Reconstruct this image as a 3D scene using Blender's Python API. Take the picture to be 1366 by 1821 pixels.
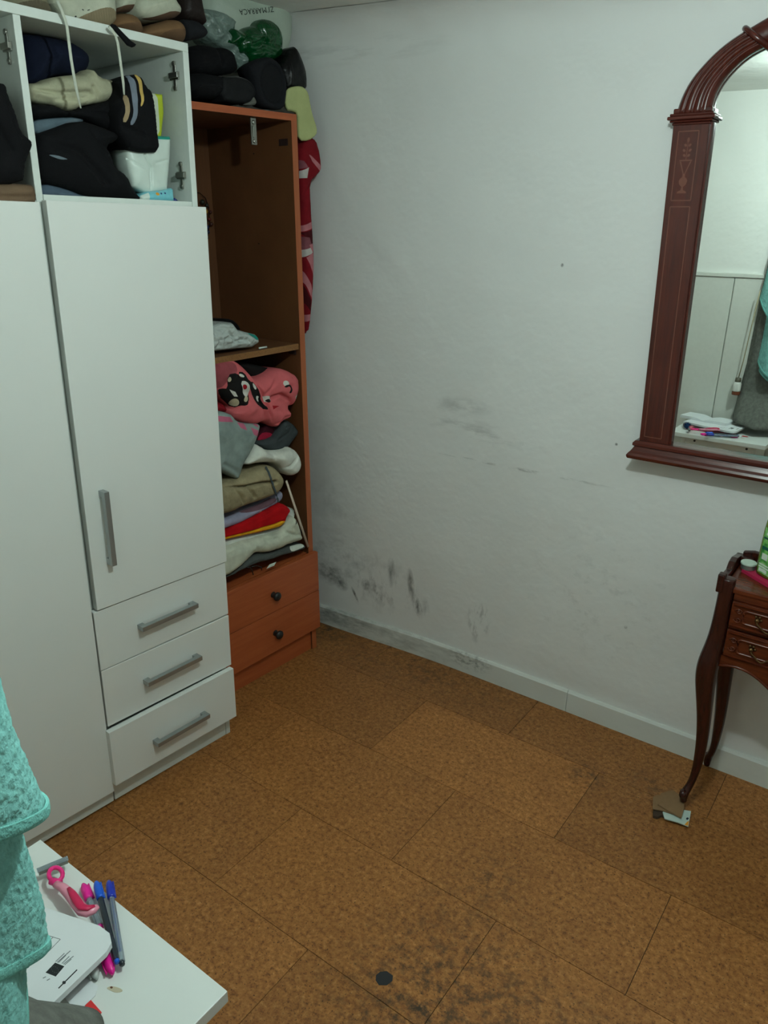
import bpy, bmesh, math, random
import numpy as np
from mathutils import Matrix, Vector, noise
from mathutils.geometry import delaunay_2d_cdt

random.seed(7)
for o in list(bpy.data.objects):
    bpy.data.objects.remove(o)
SC = bpy.context.scene
COL = SC.collection
R = math.radians

# ------------------------------------------------------------------ camera
CX, CY, FPX = 683.0, 910.5, 1355.0
CAM = Vector((0, 0, 1.5))
YAW, PITCH, ROLL = R(126.02), R(20.9), R(0.48)
_f = Vector((math.cos(YAW) * math.cos(PITCH), math.sin(YAW) * math.cos(PITCH), -math.sin(PITCH)))
_r0 = _f.cross(Vector((0, 0, 1))).normalized()
_u0 = _r0.cross(_f)
_r = math.cos(ROLL) * _r0 + math.sin(ROLL) * _u0
_u = -math.sin(ROLL) * _r0 + math.cos(ROLL) * _u0
cd = bpy.data.cameras.new('camera')
cam = bpy.data.objects.new('camera', cd)
COL.objects.link(cam)
cam.matrix_world = Matrix(((_r.x, _u.x, -_f.x, CAM.x), (_r.y, _u.y, -_f.y, CAM.y), (_r.z, _u.z, -_f.z, CAM.z), (0, 0, 0, 1)))
cd.sensor_fit = 'VERTICAL'
cd.sensor_height = 32.0
cd.lens = FPX / 1821.0 * 32.0
cd.clip_start = 0.01
SC.camera = cam

# ------------------------------------------------------------------ world, exposure
w = bpy.data.worlds.new('world')
SC.world = w
w.use_nodes = True
w.node_tree.nodes['Background'].inputs[0].default_value = (0.8, 0.9, 0.9, 1)
w.node_tree.nodes['Background'].inputs[1].default_value = 0.02
SC.view_settings.view_transform = 'Standard'
SC.view_settings.look = 'None'
SC.view_settings.gamma = 1.0
SC.view_settings.use_curve_mapping = False
SC.view_settings.exposure = 0.0
LAMP_POS = Vector((-0.36, 0.85, 1.935))
LAMP_STRENGTH = 815.0
LAMP_COLOR = (0.82, 1.0, 0.965)

# ------------------------------------------------------------------ helpers
def S(r, g, b):
    def c(v):
        v /= 255.0
        return v / 12.92 if v <= 0.04045 else ((v + 0.055) / 1.055) ** 2.4
    return (c(r), c(g), c(b), 1.0)

class NT:
    def __init__(self, name):
        self.m = bpy.data.materials.new(name)
        self.m.use_nodes = True
        self.t = self.m.node_tree
        self.b = self.t.nodes['Principled BSDF']
    def n(self, typ, **kw):
        nd = self.t.nodes.new(typ)
        for k, v in kw.items():
            if k.startswith('i_'):
                nd.inputs[int(k[2:]) if k[2:].isdigit() else k[2:].replace('_', ' ')].default_value = v
            else:
                setattr(nd, k, v)
        return nd
    def l(self, a, b):
        self.t.links.new(a, b)
    def math(self, op, a, b=None, c=None, clamp=False):
        nd = self.n('ShaderNodeMath', operation=op)
        nd.use_clamp = clamp
        for i, v in enumerate((a, b, c)):
            if v is None: continue
            if isinstance(v, (int, float)): nd.inputs[i].default_value = v
            else: self.l(v, nd.inputs[i])
        return nd.outputs[0]
    def mix(self, fac, a, b, mode='MIX'):
        nd = self.n('ShaderNodeMix', data_type='RGBA', blend_type=mode)
        for i, v in ((0, fac), (6, a), (7, b)):
            if isinstance(v, (int, float)): nd.inputs[i].default_value = v
            elif isinstance(v, tuple): nd.inputs[i].default_value = v
            else: self.l(v, nd.inputs[i])
        return nd.outputs[2]
    def ramp(self, src, stops):
        nd = self.n('ShaderNodeValToRGB')
        el = nd.color_ramp.elements
        while len(el) < len(stops): el.new(0.5)
        for e, (p, c) in zip(el, stops):
            e.position = p
            e.color = c if isinstance(c, tuple) else (c, c, c, 1)
        self.l(src, nd.inputs[0])
        return nd.outputs[0]
    def coord(self, which='Object', scale=(1, 1, 1), rot=(0, 0, 0)):
        tc = self.n('ShaderNodeTexCoord')
        mp = self.n('ShaderNodeMapping')
        mp.inputs['Scale'].default_value = scale
        mp.inputs['Rotation'].default_value = rot
        self.l(tc.outputs[which], mp.inputs[0])
        return mp.outputs[0]
    def pos(self):
        return self.n('ShaderNodeNewGeometry').outputs['Position']
    def noise(self, vec, scale, detail=4.0, rough=0.55, dist=0.0):
        nd = self.n('ShaderNodeTexNoise')
        nd.inputs['Scale'].default_value = scale
        nd.inputs['Detail'].default_value = detail
        nd.inputs['Roughness'].default_value = rough
        nd.inputs['Distortion'].default_value = dist
        self.l(vec, nd.inputs['Vector'])
        return nd.outputs[0]
    def bump(self, h, strength=0.3, dist=0.01, prev=None):
        nd = self.n('ShaderNodeBump')
        nd.inputs['Strength'].default_value = strength
        nd.inputs['Distance'].default_value = dist
        self.l(h, nd.inputs['Height'])
        if prev is not None: self.l(prev, nd.inputs['Normal'])
        return nd.outputs[0]
    def done(self, col=None, rough=None, normal=None, metal=None, spec=None):
        b = self.b
        for key, v in (('Base Color', col), ('Roughness', rough), ('Normal', normal), ('Metallic', metal), ('Specular IOR Level', spec)):
            if v is None: continue
            if isinstance(v, (int, float, tuple)): b.inputs[key].default_value = v
            else: self.l(v, b.inputs[key])
        return self.m

def cloth(name, col, scale=350.0, amp=0.35, var=0.18, rough=0.9, bscale=25.0):
    t = NT(name)
    v = t.coord('Object')
    big = t.noise(v, bscale, 4)
    fine = t.noise(v, scale, 2)
    dark = tuple(c * (1 - var) for c in col[:3]) + (1,)
    lite = tuple(min(1, c * (1 + var)) for c in col[:3]) + (1,)
    c = t.mix(t.ramp(big, [(0.3, 0.0), (0.7, 1.0)]), dark, lite)
    nm = t.bump(fine, amp, 0.0015)
    nm = t.bump(big, 0.25, 0.006, nm)
    return t.done(c, rough, nm, spec=0.2)

def plain(name, col, rough=0.5, metal=0.0, spec=0.5, nscale=60.0, var=0.06):
    t = NT(name)
    v = t.coord('Object')
    n_ = t.noise(v, nscale, 3)
    dark = tuple(c * (1 - var) for c in col[:3]) + (1,)
    lite = tuple(min(1, c * (1 + var)) for c in col[:3]) + (1,)
    c = t.mix(n_, dark, lite)
    return t.done(c, rough, None, metal, spec)

def wood(name, c1, c2, rough=0.35, scale=(40, 3, 40), rot=(0, 0, 0), bump=0.05):
    t = NT(name)
    v = t.coord('Object', scale, rot)
    n1 = t.noise(v, 1.0, 6, 0.6, 0.6)
    n2 = t.noise(v, 4.0, 4, 0.6)
    k = t.math('MULTIPLY_ADD', n2, 0.4, t.math('MULTIPLY', n1, 0.7))
    c = t.mix(t.ramp(k, [(0.35, 0.0), (0.75, 1.0)]), c1, c2)
    return t.done(c, rough, t.bump(k, bump, 0.002))

# --- objects
def link(name, data, parent=None, matrix=None):
    o = bpy.data.objects.new(name, data)
    COL.objects.link(o)
    if parent is not None: o.parent = parent
    if matrix is not None:
        if parent is None: o.matrix_world = matrix
        else: o.matrix_local = matrix
    return o

def tag(o, label=None, cat=None, group=None, kind=None):
    for k, v in (('label', label), ('category', cat), ('group', group), ('kind', kind)):
        if v: o[k] = v
    return o

class MB:
    """collects shapes, builds ONE mesh object"""
    def __init__(self):
        self.v, self.f, self.mi = [], [], []
    def add(self, vs, fs, mi=0):
        n = len(self.v)
        self.v += [tuple(p) for p in vs]
        self.f += [tuple(i + n for i in q) for q in fs]
        self.mi += [mi] * len(fs)
        return self
    def box(self, x0, x1, y0, y1, z0, z1, mi=0, M=None):
        vs = [Vector((x, y, z)) for x in (x0, x1) for y in (y0, y1) for z in (z0, z1)]
        if M is not None: vs = [M @ p for p in vs]
        fs = [(0, 1, 3, 2), (4, 6, 7, 5), (0, 4, 5, 1), (2, 3, 7, 6), (0, 2, 6, 4), (1, 5, 7, 3)]
        return self.add(vs, fs, mi)
    def tube(self, pts, rad, n=8, mi=0, flat=1.0, up=Vector((0, 0, 1)), cap=True):
        pts = [Vector(p) for p in pts]
        if not isinstance(rad, (list, tuple)): rad = [rad] * len(pts)
        vs, fs = [], []
        for i, p in enumerate(pts):
            d = (pts[min(i + 1, len(pts) - 1)] - pts[max(i - 1, 0)]).normalized()
            a = d.cross(up)
            if a.length < 1e-4: a = d.cross(Vector((1, 0, 0)))
            a.normalize()
            b = a.cross(d)
            for k in range(n):
                an = 2 * math.pi * k / n
                vs.append(p + a * math.cos(an) * rad[i] + b * math.sin(an) * rad[i] * flat)
        for i in range(len(pts) - 1):
            for k in range(n):
                fs.append((i * n + k, i * n + (k + 1) % n, (i + 1) * n + (k + 1) % n, (i + 1) * n + k))
        if cap:
            fs.append(tuple(range(n))[::-1])
            fs.append(tuple(range((len(pts) - 1) * n, len(pts) * n)))
        return self.add(vs, fs, mi)
    def lathe(self, prof, n=24, M=None, mi=0):
        vs, fs = [], []
        for (r_, z) in prof:
            for k in range(n):
                an = 2 * math.pi * k / n
                p = Vector((r_ * math.cos(an), r_ * math.sin(an), z))
                vs.append(M @ p if M is not None else p)
        for i in range(len(prof) - 1):
            for k in range(n):
                fs.append((i * n + k, i * n + (k + 1) % n, (i + 1) * n + (k + 1) % n, (i + 1) * n + k))
        fs.append(tuple(range(n))[::-1])
        fs.append(tuple(range((len(prof) - 1) * n, len(prof) * n)))
        return self.add(vs, fs, mi)
    def prism(self, poly, fn0, fn1, mi=0):
        """poly 2-D; fn0/fn1 map (a,b) to the two 3-D faces"""
        n = len(poly)
        vs = [fn0(a, b) for a, b in poly] + [fn1(a, b) for a, b in poly]
        fs = [tuple(range(n))[::-1], tuple(range(n, 2 * n))]
        fs += [(i, (i + 1) % n, n + (i + 1) % n, n + i) for i in range(n)]
        return self.add(vs, fs, mi)
    def build(self, name, mats, parent=None, matrix=None, smooth=False, bevel=0.0, origin=None, seg=2):
        me = bpy.data.meshes.new(name)
        vs = self.v
        if origin is not None:
            ox = Vector(origin)
            vs = [tuple(Vector(p) - ox) for p in vs]
            matrix = (matrix or Matrix()) @ Matrix.Translation(ox)
        me.from_pydata(vs, [], self.f)
        if not isinstance(mats, (list, tuple)): mats = [mats]
        for m in mats: me.materials.append(m)
        me.polygons.foreach_set('material_index', self.mi)
        bm = bmesh.new()
        bm.from_mesh(me)
        bmesh.ops.recalc_face_normals(bm, faces=bm.faces)
        bm.to_mesh(me)
        bm.free()
        if smooth:
            me.polygons.foreach_set('use_smooth', [True] * len(me.polygons))
        me.update()
        o = link(name, me, parent, matrix)
        if bevel:
            md = o.modifiers.new('bevel', 'BEVEL')
            md.width = bevel
            md.segments = seg
            md.limit_method = 'ANGLE'
        return o

def empty(name, matrix, label, cat, group=None):
    o = link(name, None, None, matrix)
    o.empty_display_size = 0.05
    return tag(o, label, cat, group)

# --- pixel -> place
def ray(px, py):
    return _f + _r * ((px - CX) / FPX) - _u * ((py - CY) / FPX)

def on_frame(px, py, F, xf):
    """point of the pixel's ray on the plane local x = xf of frame F, in F's coordinates"""
    Fi = F.inverted()
    c = Fi @ CAM
    d = Fi.to_3x3() @ ray(px, py)
    t = (xf - c.x) / d.x
    return c + d * t

def on_z(px, py, z):
    d = ray(px, py)
    return CAM + d * ((z - CAM.z) / d.z)

def on_y(px, py, y):
    d = ray(px, py)
    return CAM + d * ((y - CAM.y) / d.y)

CROPS = dict(K1=(0, 0, 3.794), K2=(180, 0, 3.252), K3=(330, 160, 3.959), K4=(370, 560, 3.795), K5=(60, 840, 2.53),
             K6=(0, 1260, 3.177), B1=(1180, 0, 7.344), B2=(1190, 600, 7.006), B5=(0, 1460, 5.046), B6=(1140, 1380, 11.383),
             B7=(0, 0, 6.83), B8=(40, 100, 5.254), D1=(400, 0, 8.5375), D2=(100, 0, 5.464), D3=(330, 60, 5.464),
             D4=(370, 630, 7.189), D5=(390, 800, 7.283), D6=(1190, 180, 7.59), D7=(1310, 890, 10.71), P=(0, 0, 1))
def K(c, *pts):
    ox, oy, s = CROPS[c]
    return [(ox + x / s, oy + y / s) for x, y in pts]

def smooth_loop(pts, it=1):
    for _ in range(it):
        q = []
        n = len(pts)
        for i in range(n):
            a, b = np.array(pts[i]), np.array(pts[(i + 1) % n])
            q += [tuple(a * .75 + b * .25), tuple(a * .25 + b * .75)]
        pts = q
    return pts

def resample(pts, h):
    out = []
    n = len(pts)
    for i in range(n):
        a, b = np.array(pts[i]), np.array(pts[(i + 1) % n])
        k = max(1, int(np.linalg.norm(b - a) / h))
        out += [tuple(a + (b - a) * j / k) for j in range(k)]
    return out

def inside(P, poly):
    x, y = P[:, 0], P[:, 1]
    res = np.zeros(len(P), bool)
    n = len(poly)
    for i in range(n):
        x1, y1 = poly[i]
        x2, y2 = poly[(i + 1) % n]
        if y1 == y2: continue
        c = ((y1 > y) != (y2 > y)) & (x < (x2 - x1) * (y - y1) / (y2 - y1) + x1)
        res ^= c
    return res

def segdist(P, pts, closed):
    d = np.full(len(P), 1e9)
    n = len(pts)
    for i in range(n if closed else n - 1):
        a, b = np.array(pts[i]), np.array(pts[(i + 1) % n])
        ab = b - a
        t = np.clip(((P - a) @ ab) / max(ab @ ab, 1e-12), 0, 1)
        d = np.minimum(d, np.linalg.norm(P - (a + t[:, None] * ab), axis=1))
    return d

def puff(F, xf, outline, depth=0.15, bulge=0.02, r=0.03, creases=(), regions=(), wr=0.003, wscale=18.0, rnd=1,
         shrink=0.93, ribs=None, clampy=None, step=None, tilt=0.0, seed=0, flat=False):
    """a soft closed body: outline (pixels) on plane x=xf of frame F, swelling forward by bulge and going back by depth"""
    def loc(p):
        q = on_frame(p[0], p[1], F, xf + .5 * bulge)
        return (q.y, q.z)
    ol = [loc(p) for p in outline]
    if rnd: ol = smooth_loop(ol, rnd)
    A = np.array(ol)
    size = max(A.max(0) - A.min(0))
    h = step or max(0.003, size / 60)
    ol = resample(ol, h)
    O = np.array(ol)
    regs = []
    for rp, mi in regions:
        q = [loc(p) for p in rp]
        regs.append((smooth_loop(q, 1) if len(q) > 4 else q, mi))
    g = []
    y0, z0 = O.min(0)
    y1, z1 = O.max(0)
    j = 0
    rr = random.Random(seed)
    z = z0
    while z < z1:
        y = y0 + (h / 2 if j % 2 else 0)
        while y < y1:
            g.append((y + rr.uniform(-.1, .1) * h, z + rr.uniform(-.1, .1) * h))
            y += h
        z += h * .87
        j += 1
    G = np.array(g)
    G = G[inside(G, ol)]
    if len(G): G = G[segdist(G, ol, True) > h * .45]
    vin = [Vector(p) for p in ol] + [Vector(p) for p in G]
    edges = [(i, (i + 1) % len(ol)) for i in range(len(ol))]
    for q, mi in regs:
        qs = resample(q, h)
        b = len(vin)
        vin += [Vector(p) for p in qs]
        edges += [(b + i, b + (i + 1) % len(qs)) for i in range(len(qs))]
    vo, eo, fo, ov, oe, of = delaunay_2d_cdt(vin, edges, [], 0, 1e-6)
    V = np.array([tuple(p) for p in vo])
    T = [t for t in fo if len(t) == 3]
    cen = np.array([V[list(t)].mean(0) for t in T])
    keep = inside(cen, ol)
    T = [t for t, k in zip(T, keep) if k]
    cen = cen[keep]
    mi = np.zeros(len(T), int)
    for q, m in regs:
        mi[inside(cen, q)] = m
    d = segdist(V, ol, True)
    t = np.clip(d / r, 0, 1)
    off = bulge * np.sqrt(np.maximum(0, 1 - (1 - t) ** 2))
    if not flat:
        for cr in creases:
            pl, wd, dp = cr
            pl = [loc(p) for p in pl]
            dd = segdist(V, pl, False)
            off -= dp * np.exp(-(dd / wd) ** 2) * np.clip(t * 1.5, 0, 1)
        if wr:
            for i, p in enumerate(V):
                off[i] += wr * t[i] * noise.noise(Vector((p[0] * wscale + seed * 3.1, p[1] * wscale * 1.6, seed * 1.7))) * 1.6
                off[i] += wr * .5 * t[i] * noise.noise(Vector((p[0] * wscale * 2.7, p[1] * wscale * 3.1 + seed, seed * .7)))
    if ribs:
        (ax, az), per, amp, rmi = ribs
        rm = None
        for q, m in regs:
            if m == rmi:
                k = inside(V, q)
                off[k] += amp * np.sin((V[k, 0] * ax + V[k, 1] * az) * 2 * math.pi / per)
    if tilt:
        off += tilt * (V[:, 1] - z0)
    # boundary loop of the kept triangles
    cnt = {}
    for tri in T:
        for a, b in ((tri[0], tri[1]), (tri[1], tri[2]), (tri[2], tri[0])):
            cnt[(a, b)] = cnt.get((a, b), 0) + 1
    bd = {a: b for (a, b) in cnt if (b, a) not in cnt}
    mb = MB()
    used = sorted({i for tri in T for i in tri})
    ix = {k: i for i, k in enumerate(used)}
    vs = [(xf + off[k], V[k, 0], V[k, 1]) for k in used]
    mb.add(vs, [tuple(ix[i] for i in tri) for tri in T])
    mb.mi = list(mi)
    c = O.mean(0)
    n0 = len(mb.v)
    loop = []
    if bd:
        a = next(iter(bd))
        s0 = a
        while True:
            loop.append(a)
            a = bd.get(a)
            if a is None or a == s0 or len(loop) > 20000: break
    nl = len(loop)
    back, mid = [], []
    for k in loop:
        y, z = V[k]
        s = shrink
        yy, zz = c[0] + (y - c[0]) * s, c[1] + (z - c[1]) * s
        ym, zm = y, z
        if clampy:
            yy = min(max(yy, clampy[0]), clampy[1])
            ym = min(max(ym, clampy[0]), clampy[1])
        mid.append((xf - depth * .35 if not clampy else xf - .03, ym, zm))
        back.append((xf - depth, yy, zz))
    if depth > 0.02:
        mb.v += mid + back
        ring = [[ix[k] for k in loop], list(range(n0, n0 + nl)), list(range(n0 + nl, n0 + 2 * nl))]
    else:
        mb.v += back
        ring = [[ix[k] for k in loop], list(range(n0, n0 + nl))]
    for A_, B_ in zip(ring[:-1], ring[1:]):
        for i in range(nl):
            jn = (i + 1) % nl
            mb.f.append((A_[i], B_[i], B_[jn], A_[jn]))
            mb.mi.append(0)
    mb.v.append((xf - depth, c[0], c[1]))
    e = len(mb.v) - 1
    L = ring[-1]
    for i in range(nl):
        mb.f.append((L[i], e, L[(i + 1) % nl]))
        mb.mi.append(0)
    return mb

def put(mb, name, mats, F, label, cat, group=None, smooth=True):
    """one-mesh thing with its origin at its base"""
    A = np.array(mb.v)
    og = ((A[:, 0].min() + A[:, 0].max()) / 2, (A[:, 1].min() + A[:, 1].max()) / 2, A[:, 2].min())
    o = mb.build(name, mats, None, F, smooth, origin=og)
    return tag(o, label, cat, group)

def disc(cx, cy, rx, ry, n=10, rot=0.0):
    return [(cx + rx * math.cos(2 * math.pi * i / n) * math.cos(rot) - ry * math.sin(2 * math.pi * i / n) * math.sin(rot),
             cy + rx * math.cos(2 * math.pi * i / n) * math.sin(rot) + ry * math.sin(2 * math.pi * i / n) * math.cos(rot)) for i in range(n)]

# frames: local x out of the front, y to the right, z up
def frame(x, y, rz, lean):
    return Matrix.Translation((x, y, 0)) @ Matrix.Rotation(R(rz), 4, 'Z') @ Matrix.Rotation(-lean, 4, 'X')
FW = frame(-1.551, 1.324, -3.6, 0.016)     # white wardrobe, origin at the right front foot
FO = frame(-1.672, 1.875, -3.6, -0.0128)   # brown wardrobe, origin at the right front foot
# table tops: local x up, y along world x, z along world y
def top_frame(z):
    return Matrix(((0, 1, 0, 0), (0, 0, 1, 0), (1, 0, 0, z), (0, 0, 0, 1)))
#PART2
# ------------------------------------------------------------------ materials of the room
def blob(t, pos, c, s, rot=0.0):
    mp = t.n('ShaderNodeMapping', vector_type='TEXTURE')
    mp.inputs['Location'].default_value = c
    mp.inputs['Rotation'].default_value = (0, rot, 0)
    mp.inputs['Scale'].default_value = s
    t.l(pos, mp.inputs[0])
    ln = t.n('ShaderNodeVectorMath', operation='LENGTH')
    t.l(mp.outputs[0], ln.inputs[0])
    return t.math('SUBTRACT', 1.0, ln.outputs['Value'], clamp=True)

def plaster(name, col, stains=()):
    t = NT(name)
    p = t.pos()
    big = t.noise(p, 2.2, 5, 0.6)
    mid = t.noise(p, 14, 5, 0.6)
    fine = t.noise(p, 130, 3)
    c = t.mix(big, tuple(v * .93 for v in col[:3]) + (1,), tuple(min(1, v * 1.05) for v in col[:3]) + (1,))
    for (cc, ss, rot, sc, strength, dark, lo, hi) in stains:
        b = blob(t, p, cc, ss, rot)
        mp = t.n('ShaderNodeMapping')
        mp.inputs['Scale'].default_value = sc
        mp.inputs['Rotation'].default_value = (0, rot, 0)
        t.l(p, mp.inputs[0])
        n_ = t.ramp(t.noise(mp.outputs[0], 1.0, 6, 0.65), [(lo, 0.0), (hi, 1.0)])
        m = t.math('MULTIPLY', t.math('MULTIPLY', t.math('POWER', b, 0.7), n_), strength, clamp=True)
        c = t.mix(m, c, dark)
    nm = t.bump(fine, 0.12, 0.0015)
    nm = t.bump(mid, 0.20, 0.006, nm)
    nm = t.bump(big, 0.35, 0.05, nm)
    return t.done(c, 0.75, nm, spec=0.25)

MOLD = S(38, 40, 38)
GREY = S(95, 98, 95)
M_WALL = plaster('old_white_plaster', S(230, 231, 229), [
    ((-1.72, 2.05, 0.30), (0.22, 0.4, 0.13), 0.0, (16, 16, 24), 0.55, MOLD, 0.46, 0.72),
    ((-1.52, 2.05, 0.24), (0.20, 0.4, 0.13), 0.0, (26, 20, 14), 0.50, MOLD, 0.50, 0.72),
    
    ((-1.70, 2.05, 0.52), (0.16, 0.4, 0.10), 0.0, (12, 12, 12), 0.30, MOLD, 0.45, 0.7),
    ((-1.15, 2.07, 0.885), (0.27, 0.4, 0.045), 0.12, (10, 10, 40), 0.40, GREY, 0.46, 0.70),
    ((-1.20, 2.07, 0.955), (0.12, 0.4, 0.03), 0.0, (12, 12, 30), 0.4, GREY, 0.40, 0.65),
    ((-0.98, 2.07, 0.785), (0.32, 0.4, 0.006), 0.0, (14, 14, 60), 0.6, GREY, 0.48, 0.60),
    ((-1.740, 2.05, 0.225), (0.075, 0.4, 0.055), 0.3, (30, 30, 44), 0.75, MOLD, 0.36, 0.60),
    ((-1.690, 2.05, 0.195), (0.040, 0.4, 0.030), 0.5, (30, 30, 44), 0.75, MOLD, 0.34, 0.60),
    ((-1.574, 2.05, 0.220), (0.022, 0.4, 0.028), 0.0, (30, 30, 30), 0.85, MOLD, 0.30, 0.58),
    ((-1.520, 2.05, 0.200), (0.030, 0.4, 0.060), -0.4, (50, 30, 30), 0.65, MOLD, 0.38, 0.60),
    ((-1.463, 2.05, 0.300), (0.020, 0.4, 0.065), 0.0, (60, 30, 16), 0.60, MOLD, 0.36, 0.60),
    ((-1.378, 2.05, 0.275), (0.016, 0.4, 0.070), -0.1, (60, 30, 22), 0.85, MOLD, 0.32, 0.58),
    ((-1.350, 2.05, 0.195), (0.020, 0.4, 0.055), -0.35, (70, 30, 30), 0.80, MOLD, 0.36, 0.60),
    ((-1.320, 2.05, 0.195), (0.026, 0.4, 0.045), 0.0, (40, 30, 30), 0.35, MOLD, 0.40, 0.64),
    ((-1.623, 2.05, 0.165), (0.007, 0.4, 0.035), -0.5, (60, 30, 30), 0.9, MOLD, 0.25, 0.50),
    ((-1.10, 2.07, 0.21), (0.05, 0.4, 0.10), 0.0, (60, 20, 20), 0.5, GREY, 0.52, 0.64),
    ((-1.75, 2.07, 1.98), (0.5, 0.4, 0.045), 0.03, (6, 6, 40), 0.25, GREY, 0.45, 0.65),
    ((-1.9, 2.07, 0.7), (0.22, 0.4, 0.9), 0.0, (6, 6, 5), 0.25, GREY, 0.35, 0.65),
    ((-0.70, 2.07, 0.42), (0.28, 0.4, 0.30), 0.2, (24, 10, 34), 0.16, GREY, 0.55, 0.68),
    ((-0.60, 2.07, 0.36), (0.006, 0.4, 0.006), 0.0, (60, 60, 60), 0.9, MOLD, 0.3, 0.5),
    ((-0.695, 2.07, 0.915), (0.005, 0.4, 0.005), 0.0, (60, 60, 60), 0.9, MOLD, 0.3, 0.5),
    ((-0.905, 2.07, 1.39), (0.005, 0.4, 0.006), 0.0, (60, 60, 60), 0.9, MOLD, 0.3, 0.5),
])
M_PLASTER = plaster('plain_plaster', S(236, 237, 232))
M_SKIRT = plaster('painted_skirting', S(216, 218, 212), [
    ((-1.62, 2.05, 0.04), (0.55, 0.5, 0.2), 0.0, (12, 12, 40), 0.6, S(70, 72, 70), 0.42, 0.70),
    ((-1.80, 2.05, 0.055), (0.30, 0.5, 0.05), 0.0, (14, 14, 40), 0.8, S(44, 46, 44), 0.36, 0.62),
    ((-1.12, 2.05, 0.055), (0.10, 0.5, 0.04), 0.0, (50, 16, 80), 0.7, S(60, 62, 60), 0.45, 0.62),
])
def cork_mat():
    t = NT('varnished_cork')
    p = t.pos()
    oi = t.n('ShaderNodeObjectInfo')
    sh = t.n('ShaderNodeVectorMath', operation='MULTIPLY_ADD')
    t.l(p, sh.inputs[0])
    sh.inputs[1].default_value = (1, 1, 1)
    cmb = t.n('ShaderNodeCombineXYZ')
    t.l(t.math('MULTIPLY', oi.outputs['Random'], 37.0), cmb.inputs[0])
    t.l(t.math('MULTIPLY', oi.outputs['Random'], 91.0), cmb.inputs[1])
    t.l(cmb.outputs[0], sh.inputs[2])
    q = sh.outputs[0]
    vo = t.n('ShaderNodeTexVoronoi')
    vo.inputs['Scale'].default_value = 190
    t.l(q, vo.inputs['Vector'])
    n1 = t.noise(q, 82, 6, 0.68)
    n2 = t.noise(q, 9, 4, 0.6)
    n3 = t.noise(p, 2.5, 4, 0.6)
    g = t.ramp(n1, [(0.28, S(86, 52, 19)), (0.44, S(162, 103, 45)), (0.58, S(186, 124, 60)), (0.78, S(214, 160, 96))])
    v_ = t.n('ShaderNodeSeparateColor')
    t.l(vo.outputs['Color'], v_.inputs[0])
    c = t.mix(t.math('MULTIPLY', v_.outputs[0], 0.30), g, S(100, 58, 20))
    sp = t.ramp(t.noise(q, 210, 2, 0.5), [(0.60, 0.0), (0.70, 1.0)])
    c = t.mix(t.math('MULTIPLY', sp, 0.8), c, S(50, 26, 10))
    c = t.mix(t.ramp(n2, [(0.35, 0.0), (0.75, 0.30)]), c, S(110, 62, 24))
    br = t.math('MULTIPLY', t.math('MULTIPLY_ADD', oi.outputs['Random'], 0.14, 0.92), oi.outputs['Alpha'])
    hsv = t.n('ShaderNodeHueSaturation')
    hsv.inputs['Saturation'].default_value = 0.97
    t.l(br, hsv.inputs['Value'])
    t.l(c, hsv.inputs['Color'])
    c = hsv.outputs[0]
    for cc, ss, st in (((-0.58, 0.93, 0), (0.26, 0.42, 1), 0.85), ((-0.30, 1.02, 0), (0.30, 0.2, 1), 0.7), ((-0.57, 1.80, 0), (0.07, 0.07, 1), 0.9),
                       ((-1.25, 1.98, 0), (0.6, 0.2, 1), 0.5), ((-0.42, 1.88, 0), (0.10, 0.08, 1), 0.6), ((-1.72, 2.0, 0), (0.12, 0.12, 1), 0.8), ((-0.62, 1.32, 0), (0.12, 0.12, 1), 0.5)):
        b = blob(t, p, cc, ss)
        d = t.ramp(t.noise(p, 34, 6, 0.7), [(0.46, 0.0), (0.62, 1.0)])
        c = t.mix(t.math('MULTIPLY', t.math('MULTIPLY', b, d), st * 1.2, clamp=True), c, S(62, 50, 36))
    rg = t.math('MULTIPLY_ADD', n3, 0.25, 0.34)
    return t.done(c, rg, t.bump(n1, 0.10, 0.001), spec=0.35)
M_CORK = cork_mat()
M_SEAM = plain('dark_seam_glue', S(60, 37, 17), 0.8)

# ------------------------------------------------------------------ room shell
WALLY = 2.07
def zc(x, y):
    return 2.035 + 0.030 * min(1.3, max(-0.6, (-0.6 - x) / 1.0)) + 0.012 * (WALLY - y)
def wally(x):
    t_ = min(1, max(0, (-1.15 - x) / 0.75))
    return WALLY - 0.034 * t_ * t_ * (3 - 2 * t_)
def grid_mesh(name, nu, nv, fn, mat, kind='structure', flip=False):
    vs = [fn(i / nu, j / nv) for j in range(nv + 1) for i in range(nu + 1)]
    fs = []
    for j in range(nv):
        for i in range(nu):
            a = j * (nu + 1) + i
            q = (a, a + 1, a + nu + 2, a + nu + 1)
            fs.append(q[::-1] if flip else q)
    me = bpy.data.meshes.new(name)
    me.from_pydata(vs, [], fs)
    me.materials.append(mat)
    me.polygons.foreach_set('use_smooth', [True] * len(fs))
    o = link(name, me)
    return tag(o, kind=kind)
XL, XR = -2.17, 1.35
def back_fn(u, v):
    x = XL + (XR - XL) * u
    top = zc(x, WALLY)
    z = top * (1 - (1 - v) ** 1.6)
    y = wally(x) - 0.004 * noise.noise(Vector((x * 3, z * 3, 0)))
    rc = 0.09
    if z > top - rc:
        a = (z - (top - rc)) / rc
        y -= rc * (1 - math.sqrt(max(0, 1 - a * a)))
    return (x, y, z)
grid_mesh('wall_back', 90, 70, back_fn, M_WALL)
grid_mesh('wall_left', 2, 2, lambda u, v: (XL, -0.2 + 2.3 * u, 2.12 * v), M_PLASTER)
grid_mesh('wall_right', 2, 2, lambda u, v: (XR, -1.3 + 3.4 * u, 2.12 * v), M_PLASTER)
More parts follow.
